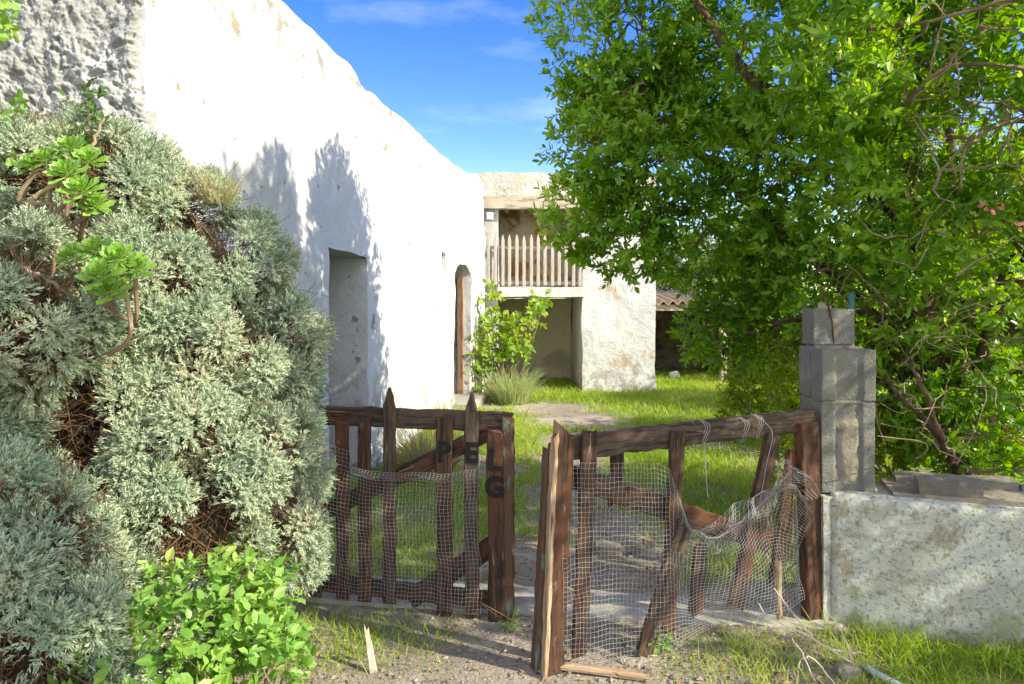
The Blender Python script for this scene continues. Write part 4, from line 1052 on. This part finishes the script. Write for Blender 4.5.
# succulents with bright rosettes
def aeonium(name, loc, heads, label, seed, stems):
    o = thing(name, loc, label, 'succulent', 'rosette succulents'); r = np.random.default_rng(seed); parts = []
    m_ = MB()
    for (c, R_, ax) in heads:
        ax = nrmz(ax); n = 34
        x = nrmz(np.cross(ax, [.2, .1, .97])); y = np.cross(ax, x)
        k = np.arange(n); a = k*2.39996; f = k/n
        rad = np.cos(a)[:, None]*x+np.sin(a)[:, None]*y
        op = .35+1.15*f
        d = ax*np.cos(op)[:, None]+rad*np.sin(op)[:, None]+rdir(n, r)*.06
        nr = ax*np.sin(op)[:, None]-rad*np.cos(op)[:, None]
        LL = R_*(.45+.6*f)
        parts.append(leaves(np.asarray(c)+ax*(-.02*f)[:, None], d, nr, LL, LL*.42, 'spoon', -.12))
        b0 = np.asarray(stems)+r.normal(0, .05, 3)
        m_.add(*tube_vf(smooth_path([b0, (b0+np.asarray(c))/2+np.array([.0, 0, -.06])+r.normal(0, .03, 3), np.asarray(c)-ax*.03], 12), [.009, .008, .009], 7))
    mk('rosettes', *join_vf(parts), 'aeonium_leaf', o)
    m_.build('stems', 'twig', o)
H1 = [(at(px, py, d), R_, (ax, -.75, .65)) for px, py, d, R_, ax in ((45, 158, 2.62, .075, -.2), (70, 148, 2.66, .08, .1), (88, 160, 2.64, .08, .3), (66, 172, 2.56, .085, 0), (82, 190, 2.54, .09, .15), (95, 205, 2.6, .075, .4), (30, 163, 2.62, .07, -.4))]
aeonium('rosette_succulent', (-1.75, 2.8, .0), H1, 'bright green rosette succulent higher up amid the silvery shrub', 61, at(58, 225, 2.78))
H2 = [(at(px, py, d), R_, (ax, -.75, .65)) for px, py, d, R_, ax in ((72, 255, 2.42, .075, -.3), (95, 250, 2.42, .08, .0), (118, 258, 2.42, .085, .2), (100, 275, 2.36, .085, .1), (135, 268, 2.45, .075, .4), (110, 290, 2.38, .075, .2))]
aeonium('rosette_succulent', (-1.5, 2.5, .0), H2, 'bright green rosette succulent on a brown stalk lower down in the shrub', 62, at(108, 318, 2.52))
mb = MB()
o = thing('woody_stem', at(0, 245, 2.75)*np.array([1, 1, 0]), 'bare brown woody stems poking out of the shrub by the succulents', 'branch')
for pts, rd in (([at(-30, 225, 2.7), at(15, 238, 2.62), at(45, 225, 2.58), at(52, 205, 2.58)], [.011, .010, .008]), ([at(-30, 262, 2.6), at(20, 245, 2.55), at(50, 222, 2.55), at(70, 190, 2.6)], [.012, .011, .008]),
                ([at(60, 215, 2.7), at(85, 160, 2.7), at(105, 118, 2.75)], [.008, .007, .005]), ([at(10, 265, 2.5), at(40, 275, 2.5), at(75, 300, 2.5)], [.01, .008, .006]), ([at(20, 300, 2.55), at(50, 280, 2.5), at(60, 240, 2.5)], [.008, .007, .005])):
    limb(mb, pts, rd, 7, 14, .015)
mb.build('stems', 'twig', o)
bush('leafy_sprig', at(90, 190, 3.05)*np.array([1, 1, 0]), [(at(83, 108, 3.05), .06, 1), (at(98, 128, 3.05), .06, 1), (at(112, 150, 3.05), .05, 1)],
     'dark green leafy sprig against the rough grey wall', 'sprig_leaf', dens=2600, L=.04, Wr=.5, per=7, shape='broad', seed=63, thr=.2, twigr=.003, cat='plant')
bush('leafy_sprig', at(-8, 190, 2.9)*np.array([1, 1, 0]), [(at(-10, 10, 2.9), .09, 1), (at(-8, 120, 2.85), .07, 1), (at(-5, 155, 2.8), .06, 1)],
     'bright leafy sprig just entering at the upper corner', 'aeonium_leaf', dens=2600, L=.05, Wr=.5, per=7, shape='broad', seed=64, thr=.2, twigr=.003, cat='plant')
# broad-leaved weed clump
WB = [(at(160, 620, 2.45), .17, 1), (at(200, 612, 2.5), .17, 1), (at(240, 620, 2.55), .16, 1), (at(262, 640, 2.55), .13, 1), (at(200, 665, 2.4), .2, 1), (at(260, 675, 2.45), .16, 1), (at(150, 670, 2.3), .2, 1), (at(245, 572, 2.75), .11, 1), (at(262, 600, 2.7), .12, 1),
      (at(90, 680, 2.2), .16, .8), (at(276, 632, 2.65), .08, 1)]
bush('broadleaf_weed', (-1.05, 2.6, 0), WB, 'bright green broad leaved weeds at the foot of the shrub', 'weed_leaf', dens=1700, L=.046, Wr=.62, per=6, shape='broad', seed=65, thr=.25, twigr=.003, cat='plant')
# creeper on the facade, pale tufts at its foot
VB = [(at(px, py, d_), r_, 1) for px, py, d_, r_ in ((487, 295, 11.6, .13), (484, 318, 11.5, .18), (498, 336, 11.4, .22), (519, 334, 11.5, .2), (541, 303, 11.6, .12), (531, 317, 11.6, .15), (480, 348, 11.3, .19), (478, 376, 11.3, .18), (515, 350, 11.3, .18), (497, 352, 11.3, .2))]
bush('leafy_creeper', (-.25, 11.5, 0), VB, 'yellow green creeper climbing at the corner between the two houses', 'vine_leaf', dens=800, L=.1, Wr=.65, per=6, shape='broad', seed=66, thr=.3, twigr=.008, cat='plant')

def tuft(name, loc, n, h, spread, mat, label, seed, cat='grass tuft', w_=.006, rad=.12, group=None, kind=None):
    r = np.random.default_rng(seed); loc = np.asarray(loc, float)
    a = r.random(n)*6.28; q = np.sqrt(r.random(n))*rad
    P = loc+np.stack([np.cos(a)*q, np.sin(a)*q, 0*a], 1)
    d = np.stack([np.cos(a)*spread*r.random(n), np.sin(a)*spread*r.random(n), np.ones(n)], 1)+rdir(n, r)*.12
    V, F = blades(P, d, h*r.uniform(.45, 1.1, n), w_*r.uniform(.6, 1.3, n), .55, r)
    return tag(mk(name, V, F, mat, loc=loc), label, cat, group, kind)
def blades(P, D, H, W, bend, r):
    n = len(P); D = D/np.linalg.norm(D, axis=1)[:, None]
    side = np.cross(D, rdir(n, r)); side /= np.linalg.norm(side, axis=1)[:, None]+1e-9
    hz = D*np.array([1, 1, 0])+rdir(n, r)*np.array([.5, .5, 0]); hz /= np.linalg.norm(hz, axis=1)[:, None]+1e-9
    ts = np.array([0, .4, .75, 1]); ws = np.array([1, .85, .5, 0.03])
    V = np.empty((n, 7, 3)); bd = bend*r.uniform(.1, 1.2, n)
    for k, (t, w_) in enumerate(zip(ts, ws)):
        c = P+D*(H*t)[:, None]+hz*(H*bd*t*t)[:, None]-np.array([0, 0, 1])*(H*bd*.5*t**3)[:, None]
        if k < 3:
            V[:, 2*k] = c-side*(W*w_*.5)[:, None]; V[:, 2*k+1] = c+side*(W*w_*.5)[:, None]
        else: V[:, 6] = c
    f = np.array([[0, 1, 3], [0, 3, 2], [2, 3, 5], [2, 5, 4], [4, 5, 6]])
    return V.reshape(-1, 3), ((np.arange(n)*7)[:, None, None]+f[None]).reshape(-1, 3)
tuft('pale_grass_tuft', (-.02, 11.0, 0), 800, .7, .5, 'pale_grass', 'tall pale arching grass at the foot of the creeper', 70, w_=.010, rad=.26)
tuft('dry_grass_tuft', at(430, 0, 6.3)*np.array([1, 1, 0]), 1100, .62, .75, 'dry_grass', 'straw coloured grass tuft beside the white wall behind the gate', 71, w_=.007, rad=.16)
tuft('grass_tuft', at(432, 0, 8.6)*np.array([1, 1, 0])+np.array([.08, 0, 0]), 300, .5, .7, 'pale_grass', 'green grass tuft at the base of the white wall', 72, w_=.01, rad=.15)
tuft('dry_grass_tuft', at(455, 0, 2.98)*np.array([0, 0, 0])+at(215, 205, 3.15), 260, .22, .6, 'dry_grass', 'straw coloured dry stems on top of the silvery shrub near the white wall', 73, w_=.003, rad=.07)
tuft('dry_grass_tuft', at(70, 160, 3.1), 320, .24, .7, 'dry_grass', 'straw coloured dry stems on the shrub against the rough grey wall', 74, w_=.003, rad=.16)

# ------------------------------------------------------------------ grass, gravel, leaf litter
def scatter(n, x0, x1, y0, y1, r, fn):
    x, y = r.uniform(x0, x1, n), r.uniform(y0, y1, n); k = r.random(n) < fn(x, y)
    return x[k], y[k]
rg = np.random.default_rng(88); parts = []
def wall_x(y): return C0[0]+(y-3.6)*T[0]/T[1]+.04
def add_grass(n, x0, x1, y0, y1, h, w_, fn=cover, clump=True):
    x, y = scatter(n, x0, x1, y0, y1, rg, lambda a, b: fn(a, b)*(a > wall_x(b)))
    P = np.stack([x, y, ground_z(x, y)-.005], 1)
    hh = h*rg.uniform(.35, 1.15, len(x))*(.45+1.0*fbm(P, 2.2, 3, 14))
    D = np.array([0, 0, 1.])+rdir(len(x), rg)*.45
    parts.append(blades(P, D, hh, w_*rg.uniform(.6, 1.2, len(x)), .6, rg))
not_pier = lambda a, b: ~(((a > 1.2) & (a < 2.7) & (b > D0-.05)) | ((a > -.3) & (b > 14.5) & (a < 2.6)) | ((b > D0) & (a < -.3)))
add_grass(42000, -2, 3.2, 3.88, 6.6, .10, .006)
add_grass(60000, -1.2, 5.2, 6.6, 9.6, .12, .009)
add_grass(60000, -.8, 7, 9.6, 15.8, .15, .014, lambda a, b: cover(a, b)*not_pier(a, b))
def right_of(a, b): return cover(a, b)*((b < W0[1]+(a-W0[0])*WD[1]/WD[0]-.02) | (a < 1.5))
add_grass(15000, 1.0, 3.6, 2.3, 3.4, .13, .0055, right_of)
add_grass(5200, -1.3, -.25, 2.9, 3.55, .11, .005)
add_grass(2200, .35, 1.5, 2.7, 3.4, .10, .005)
tag(mk('grass', *join_vf(parts), 'grass_blade'), 'short green grass over the yard and along the low wall', 'grass', kind='stuff')

def pebbles(n, x0, x1, y0, y1, smin, smax, r, fn):
    x, y = scatter(n, x0, x1, y0, y1, r, fn); m = len(x)
    base = np.array([[1, 0, 0], [-1, 0, 0], [0, 1, 0], [0, -1, 0], [0, 0, 1], [0, 0, -1.]])
    f = np.array([[0, 2, 4], [2, 1, 4], [1, 3, 4], [3, 0, 4], [2, 0, 5], [1, 2, 5], [3, 1, 5], [0, 3, 5]])
    s = r.uniform(smin, smax, m)**1.0
    a = r.random(m)*6.28; ca, sa = np.cos(a), np.sin(a)
    B = base[None]*r.uniform(.55, 1.25, (m, 6, 1))*(s[:, None, None]*np.array([1, 1, .6]))
    X_ = B[..., 0]*ca[:, None]-B[..., 1]*sa[:, None]; Y_ = B[..., 0]*sa[:, None]+B[..., 1]*ca[:, None]
    V = np.stack([X_+x[:, None], Y_+y[:, None], B[..., 2]+(ground_z(x, y)+s*.2)[:, None]], 2)
    return V.reshape(-1, 3), ((np.arange(m)*6)[:, None, None]+f[None]).reshape(-1, 3)
rp_ = np.random.default_rng(90)
pv = [pebbles(9000, -1.4, 1.8, 2.4, 3.56, .003, .009, rp_, lambda a, b: .35+.65*(fbm(np.stack([a, b, a*0], 1), 3, 2, 4) > .5)),
      pebbles(500, -1.3, 1.8, 2.4, 3.5, .009, .02, rp_, lambda a, b: a*0+1.),
      pebbles(2500, -.8, 2.5, 3.9, 9, .006, .02, rp_, lambda a, b: 1-cover(a, b))]
tag(mk('gravel', *join_vf(pv), 'gravel'), 'loose grey gravel and grit in front of the gates', 'gravel', kind='stuff')
x, y = scatter(2600, -1.3, 2.2, 2.4, 3.6, rp_, lambda a, b: .3+.5*(a > .2)); m = len(x)
P = np.stack([x, y, ground_z(x, y)+.012], 1); d = rdir(m, rp_)*np.array([1, 1, .25]); nn = np.array([0, 0, 1.])+rdir(m, rp_)*.5
lv = leaves(P, d, nn, rp_.uniform(.015, .05, m), rp_.uniform(.006, .014, m), 'rhomb', .2)
x, y = scatter(2600, -1.2, 2.6, 3.85, 8.5, rp_, lambda a, b: 1-.7*cover(a, b)); m = len(x)
P = np.stack([x, y, ground_z(x, y)+.015], 1)
lv = join_vf([lv, leaves(P, rdir(m, rp_)*np.array([1, 1, .3]), np.array([0, 0, 1.])+rdir(m, rp_)*.5, rp_.uniform(.02, .08, m), rp_.uniform(.006, .016, m), 'rhomb', .2)])
tag(mk('leaf_litter', *lv, 'litter'), 'dry brown fallen leaves and bits strewn on the dirt', 'leaf litter', kind='stuff')

# ------------------------------------------------------------------ loose things on the ground
def ground_at(px, py):
    d = EYE*F_PX/(py-HOR); return np.array([(px-512)/F_PX*d, d, 0.])
g = ground_at(372, 668); m_ = MB(); plank(m_, g+[0.012, -.02, -.01], g+[-.035, .05, .16], (1, 0, 0), .032, .012, seed=5, w1=.022, end='broken')
tag(m_.build('wooden_slat', 'old_timber', loc=g), 'pale grey wooden slat stuck upright in the dirt before the picket gate', 'slat')
m_ = MB(); plank(m_, ground_at(545, 668)+[0, 0, .02], ground_at(655, 682)+[0, 0, .018], (0, 1, .1), .045, .02, seed=6, end='broken', end0='broken')
tag(m_.build('fallen_board', 'gate_wood_pale', loc=ground_at(600, 675)), 'rotten brown board lying on the gravel at the foot of the broken gate', 'board')
st_things = [
 ('branching pale twig arching from the gate corner over the dirt', [[ground_at(858, 672)+[0, 0, .02], at(815, 640, 3.0), at(770, 618, 3.05), at(758, 603, 3.1)], [at(815, 640, 3.0), at(790, 610, 3.05), at(774, 588, 3.1)], [at(830, 650, 3.0), at(850, 652, 2.98), at(868, 654, 2.95)]], .0045),
 ('dry leaning stalk beside the base of the low wall', [[ground_at(858, 678)+[0, 0, 0], at(845, 640, 3.0), at(834, 618, 3.05)]], .0035),
 ('pale dry twigs fanned over the mud under the netting', [[ground_at(815, 682)+[0, 0, 0], at(803, 655, 2.9), at(792, 638, 2.95)], [ground_at(835, 684), at(812, 658, 2.9), at(800, 662, 2.9), at(798, 684, 2.88)]], .0035)]
for k, (lb, paths, r0) in enumerate(st_things):
    m_ = MB(); g = np.array(paths[0][0])*np.array([1, 1, 0])
    for p in paths: limb(m_, p, [r0, r0*.8, r0*.5], 6, 18, .006)
    tag(m_.build('dry_twig', 'dry_stick', loc=g), lb, 'twig', 'dry twigs by the gate')
m_ = MB(); g = ground_at(872, 676); v, f = tube_vf([g+[-.02, .05, .02], g+[.0, 0, .022], g+[.06, -.12, .02]], .014, 12); m_.add(v, f)
tag(m_.build('plastic_pipe', 'pipe_blue', loc=g, smooth=True), 'short pale blue pipe piece lying in the grass edge', 'pipe')
for k, (px, py, sz, lb) in enumerate(((612, 552, (.11, .08, .06), 'rough brown stone on the bare path behind the broken gate'), (468, 442, (.0, 0, 0), ''), (848, 676, (.05, .04, .03), 'small grey stone next to the pale blue pipe'),
                                       (722, 612, (.14, .06, .04), 'flat broken stone lying behind the torn netting'))):
    if not lb: continue
    g = ground_at(px, py); v, f = rock(g+[0, 0, sz[2]*.5], sz, 200+k)
    tag(mk('loose_stone', v, f, 'stone', smooth=False, loc=g), lb, 'stone', 'loose stones')
bush('ground_weed', ground_at(655, 652), [(ground_at(655, 650)+[0, 0, .05], (.045, .04, .045), 1)], 'tiny bright green weed at the foot of the slanting boards', 'weed_leaf', dens=22000, L=.022, Wr=.6, per=5, shape='broad', seed=80, thr=.1, twigr=.001, cat='plant')
bush('ground_weed', ground_at(512, 628), [(ground_at(512, 628)+[0, 0, .03], (.04, .04, .03), 1)], 'tiny green weed at the foot of the lettered stile', 'weed_leaf', dens=16000, L=.018, Wr=.5, per=5, shape='broad', seed=81, thr=.1, twigr=.001, cat='plant')
